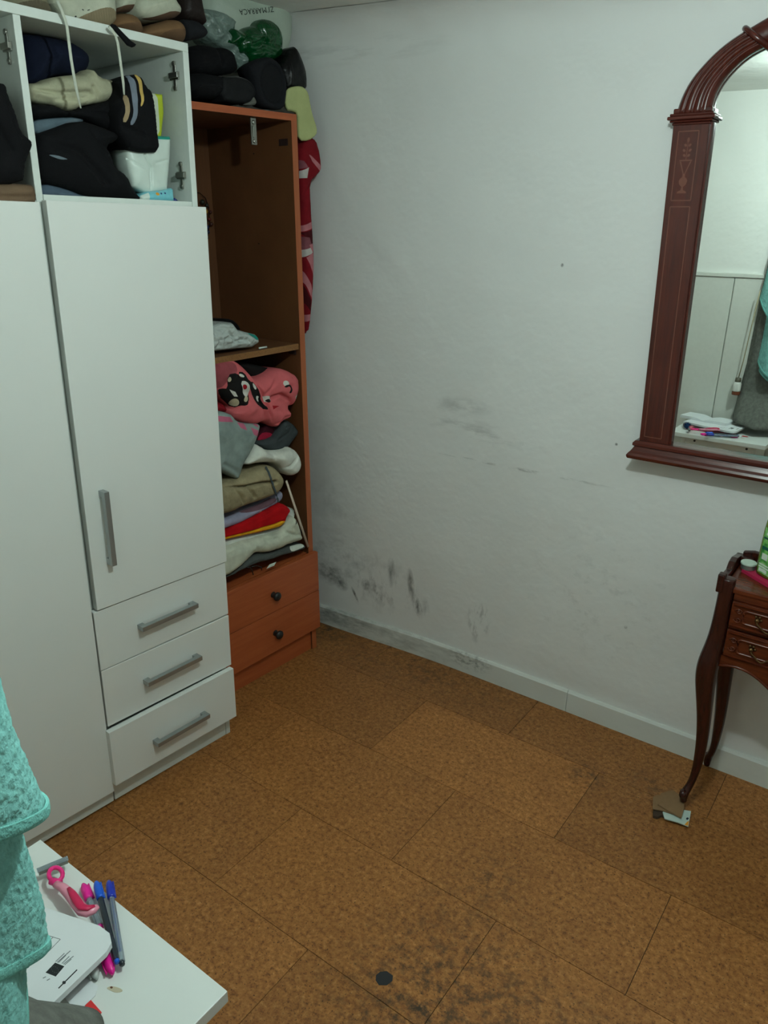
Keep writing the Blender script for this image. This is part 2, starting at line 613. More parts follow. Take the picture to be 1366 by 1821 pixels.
grid_mesh('ceiling', 30, 30, lambda u, v: (XL + (XR - XL) * u, -1.3 + (WALLY + 1.3) * v, zc(XL + (XR - XL) * u, -1.3 + (WALLY + 1.3) * v) + 0.004 * noise.noise(Vector((u * 9, v * 9, 1)))), M_PLASTER)
# wall beside the doorway the photograph is taken from (seen in the mirror), with boards under a rail
FY = 0.12
JX = -0.44
wf = MB()
wf.box(XL, JX, -0.02, FY, 0, 2.12)
o = wf.build('wall_front', M_PLASTER); tag(o, kind='structure')
M_BOARD = plain('white_painted_board', S(212, 214, 206), 0.5)
bx = XL + 0.01
bme = None
while bx < JX - 0.05:
    wd = min(0.215, JX - bx)
    b = MB().box(0.002, wd - 0.002, 0, 0.011, 0, 1.285)
    b.build('board', M_BOARD, o, Matrix.Translation((bx, FY, 0.0)), bevel=0.002)
    bx += 0.215
MB().box(XL, JX, FY, FY + 0.018, 1.287, 1.305).build('rail', M_BOARD, o, bevel=0.003)
wf = MB()
wf.box(0.42, XR, -0.02, FY, 0, 2.12)
tag(wf.build('wall_front', M_PLASTER), kind='structure')
grid_mesh('wall_hall', 2, 2, lambda u, v: (XL + (XR - XL) * u, -1.3, 2.12 * v), M_PLASTER)
grid_mesh('wall_hall_side', 2, 2, lambda u, v: (-0.9, -1.3 + 1.29 * u, 2.12 * v), M_PLASTER)
# floor and its cork tiles
o = MB().box(XL, XR, -1.3, WALLY + .02, -0.03, -0.0035).build('floor', M_SEAM)
tag(o, kind='structure')
TL, TW, GAP = 0.60, 0.313, 0.0015
def tile_mesh(x0, x1, y0, y1):
    mb = MB().box(x0, x1, y0, y1, -0.0034, 0.0)
    me = bpy.data.meshes.new('cork_tile')
    me.from_pydata(mb.v, [], mb.f)
    me.materials.append(M_CORK)
    return me
full = tile_mesh(GAP / 2, TL - GAP / 2, GAP / 2, TW - GAP / 2)
for k in range(-9, 2):
    y0 = 1.522 + TW * k
    y1 = min(y0 + TW, WALLY - .001)
    offx = 0.05 if k % 2 == 0 else 0.352
    x = offx - 4.2
    while x < XR:
        a, b = max(x, XL), min(x + TL, XR)
        if b - a > 0.02 and y0 > -1.3:
            if b - a > TL - .001 and y1 - y0 > TW - .001: ct = link('cork_tile', full, o, Matrix.Translation((x, y0, 0)))
            else: ct = link('cork_tile', tile_mesh(GAP / 2, b - a - GAP / 2, GAP / 2, y1 - y0 - GAP / 2), o, Matrix.Translation((a, y0, 0)))
            # a newer pale tile, and darker old ones towards the corner
            tone = {(0, -2): 1.10, (0, -3): 0.84, (0, -4): 0.80, (1, -2): 0.86, (1, -3): 0.80, (1, -4): 0.78, (0, -1): 0.90, (-1, -1): 1.03}.get((k, round((x - offx) / TL)), 1.0)
            ct.color = (tone, tone, tone, tone)
        x += TL
FLOOR = o
FF = top_frame(0.0)
M_BLACKSPOT = plain('black_worn_patch', S(34, 35, 38), 0.7)
pf = puff(FF, 0.0006, K('P', (669, 1734), (676, 1728), (688, 1727), (699, 1735), (698, 1744), (688, 1752), (674, 1752), (668, 1743)), depth=0.0005, bulge=0, wr=0, rnd=0, shrink=1)
pf.build('worn_patch', M_BLACKSPOT, o, FF)
# baseboard along the back wall: two boards with a joint
def skirt(name, xa, xb, n):
    mb = MB()
    H_ = 0.077
    prof = [(0.0, 0.0), (0.013, 0.0), (0.013, H_ - .006), (0.007, H_), (0.0, H_)]
    rows = []
    for i in range(n + 1):
        x = xa + (xb - xa) * i / n
        yw = wally(x)
        rows.append([(x, yw - a + .003 * (a == 0), z) for a, z in prof])
    m_ = len(prof)
    vs = [p for r_ in rows for p in r_]
    fs = []
    for i in range(n):
        for k in range(m_):
            fs.append((i * m_ + k, i * m_ + (k + 1) % m_, (i + 1) * m_ + (k + 1) % m_, (i + 1) * m_ + k))
    fs += [tuple(range(m_)), tuple(range(n * m_, n * m_ + m_))]
    mb.add(vs, fs)
    return tag(mb.build(name, M_SKIRT), kind='structure')
skirt('baseboard_back', XL, -0.753, 40)
skirt('baseboard_back', -0.7515, XR, 20)

# ceiling lamp the room is lit by (just out of view above and to the right)
M_BULB = bpy.data.materials.new('bulb_glow'); M_BULB.use_nodes = True
b_ = M_BULB.node_tree.nodes['Principled BSDF']
b_.inputs['Base Color'].default_value = (1, 1, 1, 1)
b_.inputs['Emission Color'].default_value = LAMP_COLOR + (1,)
b_.inputs['Emission Strength'].default_value = LAMP_STRENGTH
zl = zc(LAMP_POS.x, LAMP_POS.y)
lt = empty('ceiling_lamp', Matrix.Translation((LAMP_POS.x, LAMP_POS.y, zl)), 'bare round bulb in a white socket on the ceiling', 'lamp')
M_SOCK = plain('socket_plastic', S(225, 225, 220), 0.4)
dz = LAMP_POS.z - zl
MB().lathe([(0.001, 0.004), (0.04, 0.004), (0.04, -0.006), (0.022, -0.014), (0.018, dz + 0.024), (0.001, dz + 0.024)]).build('socket', M_SOCK, lt, smooth=True)
MB().lathe([(0.001, dz + .024)] + [(0.028 * math.sin(a), dz + 0.028 * math.cos(a) - .003) for a in [math.pi * k / 10 for k in range(2, 10)]] + [(0.001, dz - .031)], 20).build('bulb', M_BULB, lt, smooth=True)

# ------------------------------------------------------------------ white wardrobe
M_LAM = plain('white_laminate', S(226, 228, 224), 0.38, nscale=8, var=0.02)
M_LAMIN = plain('white_laminate_inside', S(214, 216, 212), 0.5, nscale=8, var=0.02)
M_EDGE = plain('white_edge_band', S(214, 220, 214), 0.45)
M_ALU = plain('brushed_aluminium', S(165, 170, 170), 0.32, 0.75)
M_STEEL = plain('nickel_steel', S(150, 150, 142), 0.28, 0.9)
WD = 0.48
wr_ = empty('white_wardrobe', FW, 'tall white laminate wardrobe with closed doors, three drawers and open top cubbies', 'wardrobe')
YL = -1.20
pb = dict(bevel=0.0012)
MB().box(-WD, 0, -0.0155, 0, 0, 1.858).build('side_panel', M_EDGE, wr_, **pb)
MB().box(-WD, 0, YL, YL + .016, 0, 1.858).build('side_panel', M_EDGE, wr_, **pb)
MB().box(-WD, 0, YL, 0, 1.858, 1.876).build('top_panel', M_EDGE, wr_, **pb)
MB().box(-WD, -0.002, -0.4055, -0.3905, 0.06, 1.858).build('divider', M_EDGE, wr_, **pb)
MB().box(-WD, -0.002, -0.81, -0.795, 0.06, 1.858).build('divider', M_EDGE, wr_, **pb)
MB().box(-WD, -0.001, -0.39, -0.016, 1.522, 1.540).build('shelf', M_EDGE, wr_, **pb)
MB().box(-WD, -0.001, -0.7945, -0.406, 1.510, 1.528).build('shelf', M_EDGE, wr_, **pb)
MB().box(-WD, -0.001, YL + .0165, -0.811, 1.510, 1.528).build('shelf', M_EDGE, wr_, **pb)
MB().box(-WD, -WD + .004, YL + .016, -0.016, 0.06, 1.858).build('back_panel', M_LAMIN, wr_)
MB().box(-0.016, -0.001, -0.402, -0.0165, 0, 0.075).build('plinth', M_EDGE, wr_, **pb)
MB().box(-0.016, -0.001, YL + .0165, -0.4055, 0, 0.052).build('plinth', M_EDGE, wr_, **pb)
def bar_handle(parent, p0, p1, x0):
    """flat aluminium bar on two little feet"""
    a, b = Vector((0, *p0)), Vector((0, *p1))
    d = (b - a).normalized()
    n_ = Vector((1, 0, 0)).cross(d)
    mb = MB()
    def bx(s0, s1, x_0, x_1, w_):
        q = [a + d * s0 - n_ * w_, a + d * s1 - n_ * w_, a + d * s1 + n_ * w_, a + d * s0 + n_ * w_]
        vs = [p + Vector((x0 + x_0, 0, 0)) for p in q] + [p + Vector((x0 + x_1, 0, 0)) for p in q]
        mb.add(vs, [(0, 1, 2, 3), (4, 5, 6, 7), (0, 1, 5, 4), (1, 2, 6, 5), (2, 3, 7, 6), (3, 0, 4, 7)])
    L = (b - a).length
    bx(0, L, 0.012, 0.026, 0.0065)
    bx(0, 0.016, 0, 0.012, 0.0065)
    bx(L - .016, L, 0, 0.012, 0.0065)
    mb.build('handle', M_ALU, parent, bevel=0.0008)
def front(name, y0, y1, z0, z1, x0=0.002, x1=0.020, rot=0.0):
    M = Matrix()
    if rot: M = Matrix.Translation((0, (y0 + y1) / 2, z0)) @ Matrix.Rotation(rot, 4, 'X') @ Matrix.Translation((0, -(y0 + y1) / 2, -z0))
    return MB().box(x0, x1, y0, y1, z0, z1, M=M).build(name, M_LAM, wr_, bevel=0.0012)
d = front('door', -0.3985, 0.006, 0.589, 1.5285, 0.005, 0.024)
bar_handle(d, (-0.353, 0.703), (-0.353, 0.893), 0.024)
d = front('door', -0.80, -0.4115, 0.047, 1.524, 0.002, 0.020)
bar_handle(d, (-0.745, 0.703), (-0.745, 0.893), 0.020)
d = front('door', YL, -0.8045, 0.047, 1.524, 0.002, 0.020)
bar_handle(d, (-0.86, 0.703), (-0.86, 0.893), 0.020)
for z0, z1, xo, hz, ro in ((0.4205, 0.5855, 0.0, 0.502, 0.004), (0.2505, 0.4170, 0.0, 0.336, -0.003), (0.076, 0.2455, 0.017, 0.150, 0.006)):
    d = front('drawer', -0.407 if xo == 0 else -0.4145, 0.004 if xo == 0 else -0.001, z0, z1, 0.002 + xo, 0.020 + xo, ro)
    bar_handle(d, (-0.293, hz - .002), (-0.116, hz + .001), 0.020 + xo)
    MB().box(-0.40, 0.002 + xo, -0.385, -0.02, z0 + .02, z1 - .03).build('drawer_box', M_LAMIN, d)
def hinge_plate(y, z, s):
    """cross shaped steel mounting plate on a side panel; s = direction it faces"""
    mb = MB()
    mb.box(-0.052, -0.018, y, y + s * .004, z - .008, z + .008)
    mb.box(-0.039, -0.029, y, y + s * .003, z - .030, z + .030)
    mb.box(-0.046, -0.014, y + s * .004, y + s * .011, z - .0055, z + .0055)
    for dz_ in (-.025, .025):
        M = Matrix.Translation((-0.034, y + s * .003, z + dz_)) @ Matrix.Rotation(-s * math.pi / 2, 4, 'X')
        mb.lathe([(0.0005, 0.003), (0.0055, 0.002), (0.006, 0.0), (0.006, -.002)], 10, M)
    mb.build('hinge_plate', M_STEEL, wr_, bevel=0.0006)
hinge_plate(-0.0157, 1.811, -1)
hinge_plate(-0.0157, 1.599, -1)
hinge_plate(-0.4057, 1.806, -1)

# ------------------------------------------------------------------ brown wardrobe
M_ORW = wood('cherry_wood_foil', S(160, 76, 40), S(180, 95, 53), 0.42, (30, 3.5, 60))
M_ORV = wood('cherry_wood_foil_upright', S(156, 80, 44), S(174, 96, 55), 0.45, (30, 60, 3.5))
M_ORI = wood('cherry_wood_inside_shaded', S(92, 56, 30), S(108, 68, 38), 0.55, (4, 60, 3.5))  # browner foil inside, its colour darkened to carry the shade of the interior
M_CHIP = plain('raw_chipboard', S(128, 88, 48), 0.9, nscale=260, var=0.5)
M_BLACKP = plain('black_plastic', S(28, 30, 30), 0.4)
OD = 0.392
ow = empty('brown_wardrobe', FO, 'narrow open cherry wood wardrobe with one shelf and two drawers', 'wardrobe')
OL = -0.438
TH = 0.022
for ya, yb in ((-TH, 0), (OL, OL + TH)):
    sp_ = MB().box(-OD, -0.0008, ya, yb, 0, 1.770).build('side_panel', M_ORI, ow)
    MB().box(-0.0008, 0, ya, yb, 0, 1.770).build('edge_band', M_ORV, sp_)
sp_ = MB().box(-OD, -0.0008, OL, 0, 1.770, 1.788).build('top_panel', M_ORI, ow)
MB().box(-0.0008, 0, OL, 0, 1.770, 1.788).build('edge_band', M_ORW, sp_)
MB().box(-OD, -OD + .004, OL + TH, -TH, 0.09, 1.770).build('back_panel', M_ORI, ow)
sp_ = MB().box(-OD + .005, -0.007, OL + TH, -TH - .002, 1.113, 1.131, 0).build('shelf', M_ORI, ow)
MB().box(-0.007, -0.006, OL + TH, -TH - .002, 1.1128, 1.1312).build('raw_edge', M_CHIP, sp_)
MB().box(-OD + .005, -0.010, OL + TH, -TH, 0.375, 0.393).build('shelf', M_ORW, ow)
MB().box(-0.02, -0.006, OL + TH, -TH, 0, 0.088).build('plinth', M_ORW, ow, **pb)
for z0, z1, kz in ((0.2455, 0.396, 0.312), (0.0905, 0.2435, 0.163)):
    dr = MB().box(0.0, 0.018, OL, 0.006, z0, z1).build('drawer', M_ORW, ow, bevel=0.0015)
    M = Matrix.Translation((0.018, -0.214, kz)) @ Matrix.Rotation(math.pi / 2, 4, 'Y')
    MB().lathe([(0.0005, 0), (0.011, 0), (0.008, 0.004), (0.007, 0.010), (0.012, 0.014), (0.0155, 0.019), (0.0155, 0.024), (0.010, 0.029), (0.0005, 0.030)], 16, M).build('knob', M_BLACKP, dr, smooth=True)
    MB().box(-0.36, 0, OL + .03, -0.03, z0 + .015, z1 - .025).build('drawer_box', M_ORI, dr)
# clothes rail bracket under the top, hinge cup hole, dowel holes, pegs
br = MB()
br.box(-0.024, -0.018, -0.1605, -0.1405, 1.700, 1.769)
for zz in (1.709, 1.757):
    br.lathe([(0.0005, 0.004), (0.006, 0.003), (0.006, 0)], 10, Matrix.Translation((-0.018, -0.1505, zz)) @ Matrix.Rotation(math.pi / 2, 4, 'Y'))
br.tube([(-0.017, -0.1545, 1.718), (-0.015, -0.1545, 1.748)], 0.003, 6)
br.build('rail_bracket', M_STEEL, ow, bevel=0.003)
M_HOLE = plain('dark_hole', S(36, 12, 8), 0.8)
MB().box(-0.055, -0.018, -TH - .0012, -TH, 1.706, 1.724).build('hinge_recess', M_HOLE, ow)
for zz, xx in ((1.69, -0.17), (1.43, -0.17), (0.93, -0.16)):
    MB().lathe([(0.0005, .001), (0.0025, .001), (0.0025, 0)], 8, Matrix.Translation((xx, -TH, zz)) @ Matrix.Rotation(math.pi / 2, 4, 'X')).build('dowel_hole', M_HOLE, ow)
MB().box(-0.05, -0.02, -TH - .006, -TH, 1.095, 1.111).build('shelf_peg', M_HOLE, ow)
MB().box(-0.03, -0.012, -TH - .008, -TH, 0.468, 0.482).build('hinge_plate', M_HOLE, ow)
#PART3
# ------------------------------------------------------------------ mirror on the back wall
M_MAH = wood('dark_mahogany', S(58, 22, 16), S(92, 38, 28), 0.22, (60, 60, 5), bump=0.02)
M_MAHX = wood('dark_mahogany_across', S(58, 22, 16), S(92, 38, 28), 0.22, (5, 60, 60), bump=0.02)
M_INLAY = plain('pale_wood_inlay', S(110, 60, 44), 0.3)
t = NT('mirror_glass')
M_GLASS = t.done((0.86, 0.90, 0.87, 1), t.math('MULTIPLY', t.noise(t.pos(), 3, 2), 0.012), None, 1.0)
MXC = -0.25
mir = empty('arched_mirror', Matrix.Translation((MXC, 2.03, 0.895)), 'arched wall mirror in a dark mahogany frame with fluted arch and inlaid posts', 'mirror')
MI = Matrix.Translation((-MXC, -2.03, -0.895))
def mpart(mb, name, mat, parent=None, **kw):
    mb.v = [tuple(MI @ Vector(p)) for p in mb.v]
    return mb.build(name, mat, parent or mir, **kw)
YF, YB = 2.030, 2.066          # front and back of the posts
OUT = [(-.6367, 1.7394), (-.6308, 1.7727), (-.6153, 1.8092), (-.5905, 1.8379), (-.5617, 1.8668), (-.5323, 1.886), (-.5072, 1.8990), (-.4651, 1.9193), (-.42, 1.9385), (-.36, 1.9565), (-.30, 1.966), (-.25, 1.969)]
INN = [(-.5584, 1.7377), (-.5572, 1.7736), (-.5476, 1.7975), (-.5298, 1.8203), (-.5089, 1.8408), (-.495, 1.8500), (-.4830, 1.8559), (-.4558, 1.8654), (-.41, 1.883), (-.35, 1.899), (-.29, 1.909), (-.25, 1.911)]
def dense(poly, n):
    P_ = np.array(poly)
    d = np.r_[0, np.cumsum(np.linalg.norm(np.diff(P_, axis=0), axis=1))]
    s = np.linspace(0, d[-1], n)
    q = np.c_[np.interp(s, d, P_[:, 0]), np.interp(s, d, P_[:, 1])]
    for _ in range(6):
        q[1:-1] = (q[:-2] + 2 * q[1:-1] + q[2:]) / 4
    return q
NA = 48
qo, qi = dense(OUT, NA), dense(INN, NA)
oL = np.vstack([qo, np.c_[2 * MXC - qo[::-1][1:, 0], qo[::-1][1:, 1]]])
iL = np.vstack([qi, np.c_[2 * MXC - qi[::-1][1:, 0], qi[::-1][1:, 1]]])
# glass
gl = [(-.5584, 0.935)] + [tuple(p) for p in iL] + [(2 * MXC + .5584, 0.935)]
gl = [(x + (-.004 if x < MXC else .004), z) for x, z in gl]
tilt = R(0.3)
gy = lambda z: 2.050 + (z - 0.95) * math.tan(tilt)
mpart(MB().prism(gl, lambda a, b: (a, gy(b), b), lambda a, b: (a, gy(b) + .004, b)), 'glass', M_GLASS)
# fluted arch
prof = []
NR = 33
for k in range(NR):
    s = k / (NR - 1)
    e = 0.010 * max(0, 1 - ((s - .5) / .5) ** 4)
    rib = 0.0042 * abs(math.sin(s * math.pi * 4.0)) ** .8
    prof.append((s, YF + .008 - e - rib))
def arch(i0, i1, pr):
    mb = MB()
    vs, fs = [], []
    m_ = len(pr) + 2
    for i in range(i0, i1 + 1):
        a, b = Vector((oL[i][0], oL[i][1])), Vector((iL[i][0], iL[i][1]))
        ring = [(a.x, YB, a.y)] + [(a.x + (b.x - a.x) * s, y, a.y + (b.y - a.y) * s) for s, y in pr] + [(b.x, YB, b.y)]
        vs += ring
    for i in range(i1 - i0):
        for k in range(m_):
            fs.append((i * m_ + k, i * m_ + (k + 1) % m_, (i + 1) * m_ + (k + 1) % m_, (i + 1) * m_ + k))
    fs += [tuple(range(m_)), tuple(range((i1 - i0) * m_, (i1 - i0 + 1) * m_))]
    return mb.add(vs, fs)
nT = len(oL)
IR = int(np.argmin(abs(qo[:, 0] + .505)))
plainp = [(s, YF + .010 - .016 * math.sqrt(max(0, 1 - (2 * s - 1) ** 2))) for s, _ in prof]
mpart(arch(0, IR, prof), 'fluted_arch', M_MAH, smooth=True)
mpart(arch(nT - 1 - IR, nT - 1, prof), 'fluted_arch', M_MAH, smooth=True)
mpart(arch(IR, nT - 1 - IR, plainp), 'arch_crown', M_MAHX, smooth=True)
for i in (IR, nT - 1 - IR):      # collar ring between the fluted part and the crown
    a, b = Vector((oL[i][0], YF, oL[i][1])), Vector((iL[i][0], YF, iL[i][1]))
    d = (b - a) / (b - a).length
    pts, n_ = [], 20
    for k in range(n_ + 1):
        an = math.pi * k / n_
        c = (a + b) / 2
        h_ = (b - a).length / 2 + .006
        pts.append(c - d * math.cos(an) * h_ + Vector((0, 0.014 - 0.026 * math.sin(an), 0)))
    mpart(MB().tube(pts, 0.0065, 10), 'collar', M_MAH, smooth=True)
# posts, capitals
def post(sgn):
    X = lambda x: x if sgn < 0 else 2 * MXC - x
    po = [(-.6205, .948), (-.5425, .948), (-.5545, 1.722), (-.6375, 1.722)]
    po = [(X(x), z) for x, z in po]
    pm = mpart(MB().prism(po, lambda a, b: (a, YF, b), lambda a, b: (a, YB, b)), 'post', M_MAH, bevel=0.002)
    # inner bead
    bd = [(-.5455, .948), (-.5375, .948), (-.5500, 1.722), (-.5575, 1.722)]
    mpart(MB().prism([(X(x), z) for x, z in bd], lambda a, b: (a, YF + .008, b), lambda a, b: (a, YB, b)), 'bead', M_MAH, pm, bevel=0.001)
    def ln(z):     # centre line x of the face and half width of the inlay panel
        f_ = (z - .948) / (1.722 - .948)
        return X(-.5850 - .0145 * f_), 0.0225 + .001 * f_
    def strip(p, q, w_=0.0011):
        p, q = Vector((p[0], YF - .0004, p[1])), Vector((q[0], YF - .0004, q[1]))
        d = (q - p).normalized()
        n_ = Vector((-d.z, 0, d.x)) * w_
        return MB().add([p - n_, q - n_, q + n_, p + n_], [(0, 1, 2, 3)])
    for z0, z1 in ((0.962, 1.538), (1.552, 1.703)):
        for a, b in (((-1, z0), (-1, z1)), ((1, z0), (1, z1)), ((-1, z0), (1, z0)), ((-1, z1), (1, z1))):
            pa, pb_ = (ln(a[1])[0] + a[0] * ln(a[1])[1], a[1]), (ln(b[1])[0] + b[0] * ln(b[1])[1], b[1])
            mpart(strip(pa, pb_), 'inlay_line', M_INLAY, pm)
    # urn inlay
    urn = [(0.011, 0), (0.010, .004), (0.003, .007), (0.002, .014), (0.008, .020), (0.010, .027), (0.008, .032), (0.003, .036), (0.003, .043), (0.0075, .058), (0.013, .069), (0.0145, .071)]
    cx_, z0 = ln(1.6)[0], 1.568
    def sh(poly):
        mb = MB()
        mb.add([(cx_ + a, YF - .0004, z0 + b) for a, b in poly], [tuple(range(len(poly)))])
        return mb
    mpart(sh(urn[:9] + [(-a, b) for a, b in urn[:9][::-1]]), 'urn_inlay', M_INLAY, pm)
    for sg in (-1, 1):
        mpart(sh([(sg * .003, .043), (sg * .0135, .070), (sg * .0105, .070), (sg * .0008, .043)]), 'urn_inlay', M_INLAY, pm)
        for k in range(3):
            mpart(sh(disc(sg * (.005 + .002 * (k == 1)), .083 + .011 * k, .004, .0028, 8, sg * .7)), 'leaf_inlay', M_INLAY, pm)
    mpart(sh([(-.0145, .071), (.0145, .071), (.0145, .0735), (-.0145, .0735)]), 'urn_inlay', M_INLAY, pm)
    mpart(sh([(-.0008, .0735), (.0008, .0735), (.0008, .112), (-.0008, .112)]), 'leaf_inlay', M_INLAY, pm)
    mpart(sh(disc(0, .116, .003, .006, 8)), 'leaf_inlay', M_INLAY, pm)
    # capital
    mb = MB()
    for z0, z1, e in ((1.716, 1.722, .003), (1.722, 1.727, .008), (1.727, 1.735, .013), (1.735, 1.741, .009), (1.741, 1.752, .003)):
        xa, xb = X(-.6375) + sgn * e, X(-.5555) - sgn * e
        mb.box(min(xa, xb), max(xa, xb), YF - e, YB, z0, z1)
    mpart(mb, 'capital', M_MAHX, bevel=0.0025)
post(-1); post(1)
# base moulding: profile (out, z) swept along x with returned ends
prof_b = [(0.0, .900), (.020, .900), (.0225, .904), (.0235, .909), (.020, .915), (.015, .921), (.011, .928), (.0085, .933), (.013, .936), (.013, .943), (.008, .949), (0.0, .950)]
mb = MB()
rows = []
xw = 0.3705
for sg, e in ((-1, 1), (1, 1)):
    rows.append([(MXC + sg * (xw + p_[0]), YF - p_[0], p_[1]) for p_ in prof_b] + [(MXC + sg * (xw + p_[0]), YB, p_[1]) for p_ in prof_b[::-1]])
m_ = len(rows[0])
mb.add(rows[0] + rows[1], [(k, (k + 1) % m_, m_ + (k + 1) % m_, m_ + k) for k in range(m_)] + [tuple(range(m_)), tuple(range(m_, 2 * m_))])
mpart(mb, 'base_moulding', M_MAHX)

# ------------------------------------------------------------------ dressing table
M_TAB = wood('polished_cherry', S(72, 28, 14), S(110, 48, 24), 0.22, (5, 60, 60), bump=0.02)
M_TABD = wood('dark_cherry_leg', S(42, 17, 12), S(66, 27, 19), 0.25, (60, 60, 6), bump=0.02)
M_BRASS = plain('aged_brass', S(110, 84, 52), 0.35, 0.85)
TX0, TX1, TY0, TY1, TZ = -0.318, 0.30, 1.852, 2.045, 0.672
TXC = (TX0 + TX1) / 2
dt = empty('dressing_table', Matrix.Translation((TXC, (TY0 + TY1) / 2, 0)), 'small polished wooden dressing table on curved cabriole legs with two carved drawers', 'table')
DI = Matrix.Translation((-TXC, -(TY0 + TY1) / 2, 0))
def dpart(mb, name, mat, parent=None, **kw):
    mb.v = [tuple(DI @ Vector(p)) for p in mb.v]
    return mb.build(name, mat, parent or dt, **kw)
dpart(MB().box(TX0 + .005, TX1 - .005, TY0, TY1, TZ - .014, TZ), 'table_top', M_TAB, bevel=0.003)
dpart(MB().box(TX0 + .012, TX0 + .024, TY0 + .01, TY1 - .005, 0.47, TZ - .014), 'side_panel', M_TABD)
dpart(MB().box(TX1 - .024, TX1 - .012, TY0 + .01, TY1 - .005, 0.47, TZ - .014), 'side_panel', M_TABD)
dpart(MB().box(TX0 + .012, TX1 - .012, TY1 - .012, TY1 - .004, 0.47, TZ - .014), 'back_panel', M_TABD)
for z0, z1 in ((0.640, 0.658), (0.563, 0.570), (0.470, 0.486)):
    dpart(MB().box(TX0 + .03, TX1 - .03, TY0 + .004, TY0 + .02, z0, z1), 'rail', M_TAB)
# gallery: raised rim at the sides and the back, corner posts at the front
def rim(x):
    pl = [(TY0 - .012, .655), (TY0 - .012, .703), (TY0 + .010, .703), (TY0 + .022, .690), (TY0 + .075, .686), (TY0 + .095, .700), (TY0 + .120, .703), (TY1 - .012, .690), (TY1, .690), (TY1, .655)]
    return MB().prism(pl, lambda a, b: (x, a, b), lambda a, b: (x + .016, a, b))
dpart(rim(TX0 - .012), 'gallery_side', M_TABD, bevel=0.003)
dpart(rim(TX1 - .004), 'gallery_side', M_TABD, bevel=0.003)
pl = [(TX0 + .004, .672), (TX0 + .004, .700), (TX0 + .03, .706), (TX0 + .09, .700), (TX0 + .2, .712), (TXC, .720), (TX1 - .2, .712), (TX1 - .09, .700), (TX1 - .03, .706), (TX1 - .004, .700), (TX1 - .004, .672)]
dpart(MB().prism(pl, lambda a, b: (a, TY1 - .014, b), lambda a, b: (a, TY1, b)), 'gallery_back', M_TABD, bevel=0.003)
# shaped apron
ap = [(TX0 + .012, .486), (TX0 + .012, .440)]
nA = 40
for k in range(nA + 1):
    s = k / nA
    x = TX0 + .022 + (TX1 - TX0 - .044) * s
    u_ = abs(2 * s - 1)
    z = 0.452 + 0.012 * math.sin(min(1, (1 - u_) * 5) * math.pi / 2) - 0.052 * math.exp(-((u_ - .42) / .22) ** 2) - .028 * math.exp(-(u_ / .3) ** 2) * 0
    ap.append((x, z))
ap += [(TX1 - .012, .440), (TX1 - .012, .486)]
dpart(MB().prism(ap, lambda a, b: (a, TY0 - .002, b), lambda a, b: (a, TY0 + .014, b)), 'apron', M_TAB)
dpart(MB().tube([(a, TY0 - .003, b + .003) for a, b in ap[2:-2]], 0.0035, 8), 'apron_bead', M_TAB, smooth=True)
def drawer_front(z0, z1):
    x0, x1 = TX0 + .030, TX1 - .030
    d_ = dpart(MB().box(x0, x1, TY0 - .004, TY0 + .012, z0, z1), 'drawer', M_TAB, bevel=0.002)
    h_ = (z1 - z0)
    # carved raised panel border with scrolled ends
    for (a, b) in (((x0 + .006, z1 - .004), (x1 - .006, z1 - .004)), ((x0 + .006, z0 + .004), (x1 - .006, z0 + .004))):
        dpart(MB().tube([(a[0], TY0 - .006, a[1]), (b[0], TY0 - .006, b[1])], 0.0035, 8), 'border_moulding', M_TAB, d_, smooth=True)
    loop = []
    xa, xb, za, zb = x0 + .030, x1 - .030, z0 + h_ * .24, z1 - h_ * .24
    n_ = 8
    for (cx_, cz_, a0) in ((xb, zb, 0), (xa, zb, 90), (xa, za, 180), (xb, za, 270)):
        for k in range(n_ + 1):
            an = R(a0 + 90 * k / n_)
            rr_ = .008
            loop.append((cx_ - math.copysign(rr_, math.cos(R(a0 + 45))) + rr_ * math.cos(an), TY0 - .006, cz_ - math.copysign(rr_, math.sin(R(a0 + 45))) + rr_ * math.sin(an)))
    loop.append(loop[0])
    dpart(MB().tube(loop, 0.003, 8, cap=False), 'panel_moulding', M_TAB, d_, smooth=True)
    for sg, xs in ((1, x0 + .019), (-1, x1 - .019)):
        for s2 in (1, -1):
            sp = []
            for k in range(22):
                an = k / 21 * 2.6 * math.pi
                rr_ = .0095 * (1 - k / 26)
                sp.append((xs - sg * rr_ * math.cos(an), TY0 - .006, (z0 + z1) / 2 + s2 * (.011 + rr_ * math.sin(an) * .8)))
            dpart(MB().tube(sp, 0.0019, 6), 'scroll_carving', M_TAB, d_, smooth=True)
    # brass drop handle
    xh, zh = TX0 + .118, (z0 + z1) / 2 + .003
    for xh in (TX0 + .118, TX1 - .118):
        hb = MB()
        for sg in (-1, 1):
            hb.lathe([(.0005, .012), (.005, .010), (.006, .006), (.004, 0)], 10, Matrix.Translation((xh + sg * .026, TY0 - .004, zh)) @ Matrix.Rotation(math.pi / 2, 4, 'X'))
            for k in range(3):
                an = R(60 + 60 * k)
                hb.lathe([(.0005, .004), (.003, .003), (.0032, 0)], 8, Matrix.Translation((xh + sg * .026 + .008 * math.cos(an) * sg, TY0 - .004, zh + .008 * math.sin(an))) @ Matrix.Rotation(math.pi / 2, 4, 'X'))
        hb.tube([(xh + .026 * math.cos(R(a_)), TY0 - .012 - .004 * math.sin(R(-a_)), zh + (.020 + .004 * math.cos(R(4 * a_))) * math.sin(R(a_))) for a_ in range(180, 361, 10)], 0.0022, 8)
        dpart(hb, 'handle', M_BRASS, d_, smooth=True)
drawer_front(0.572, 0.638)
drawer_front(0.488, 0.561)
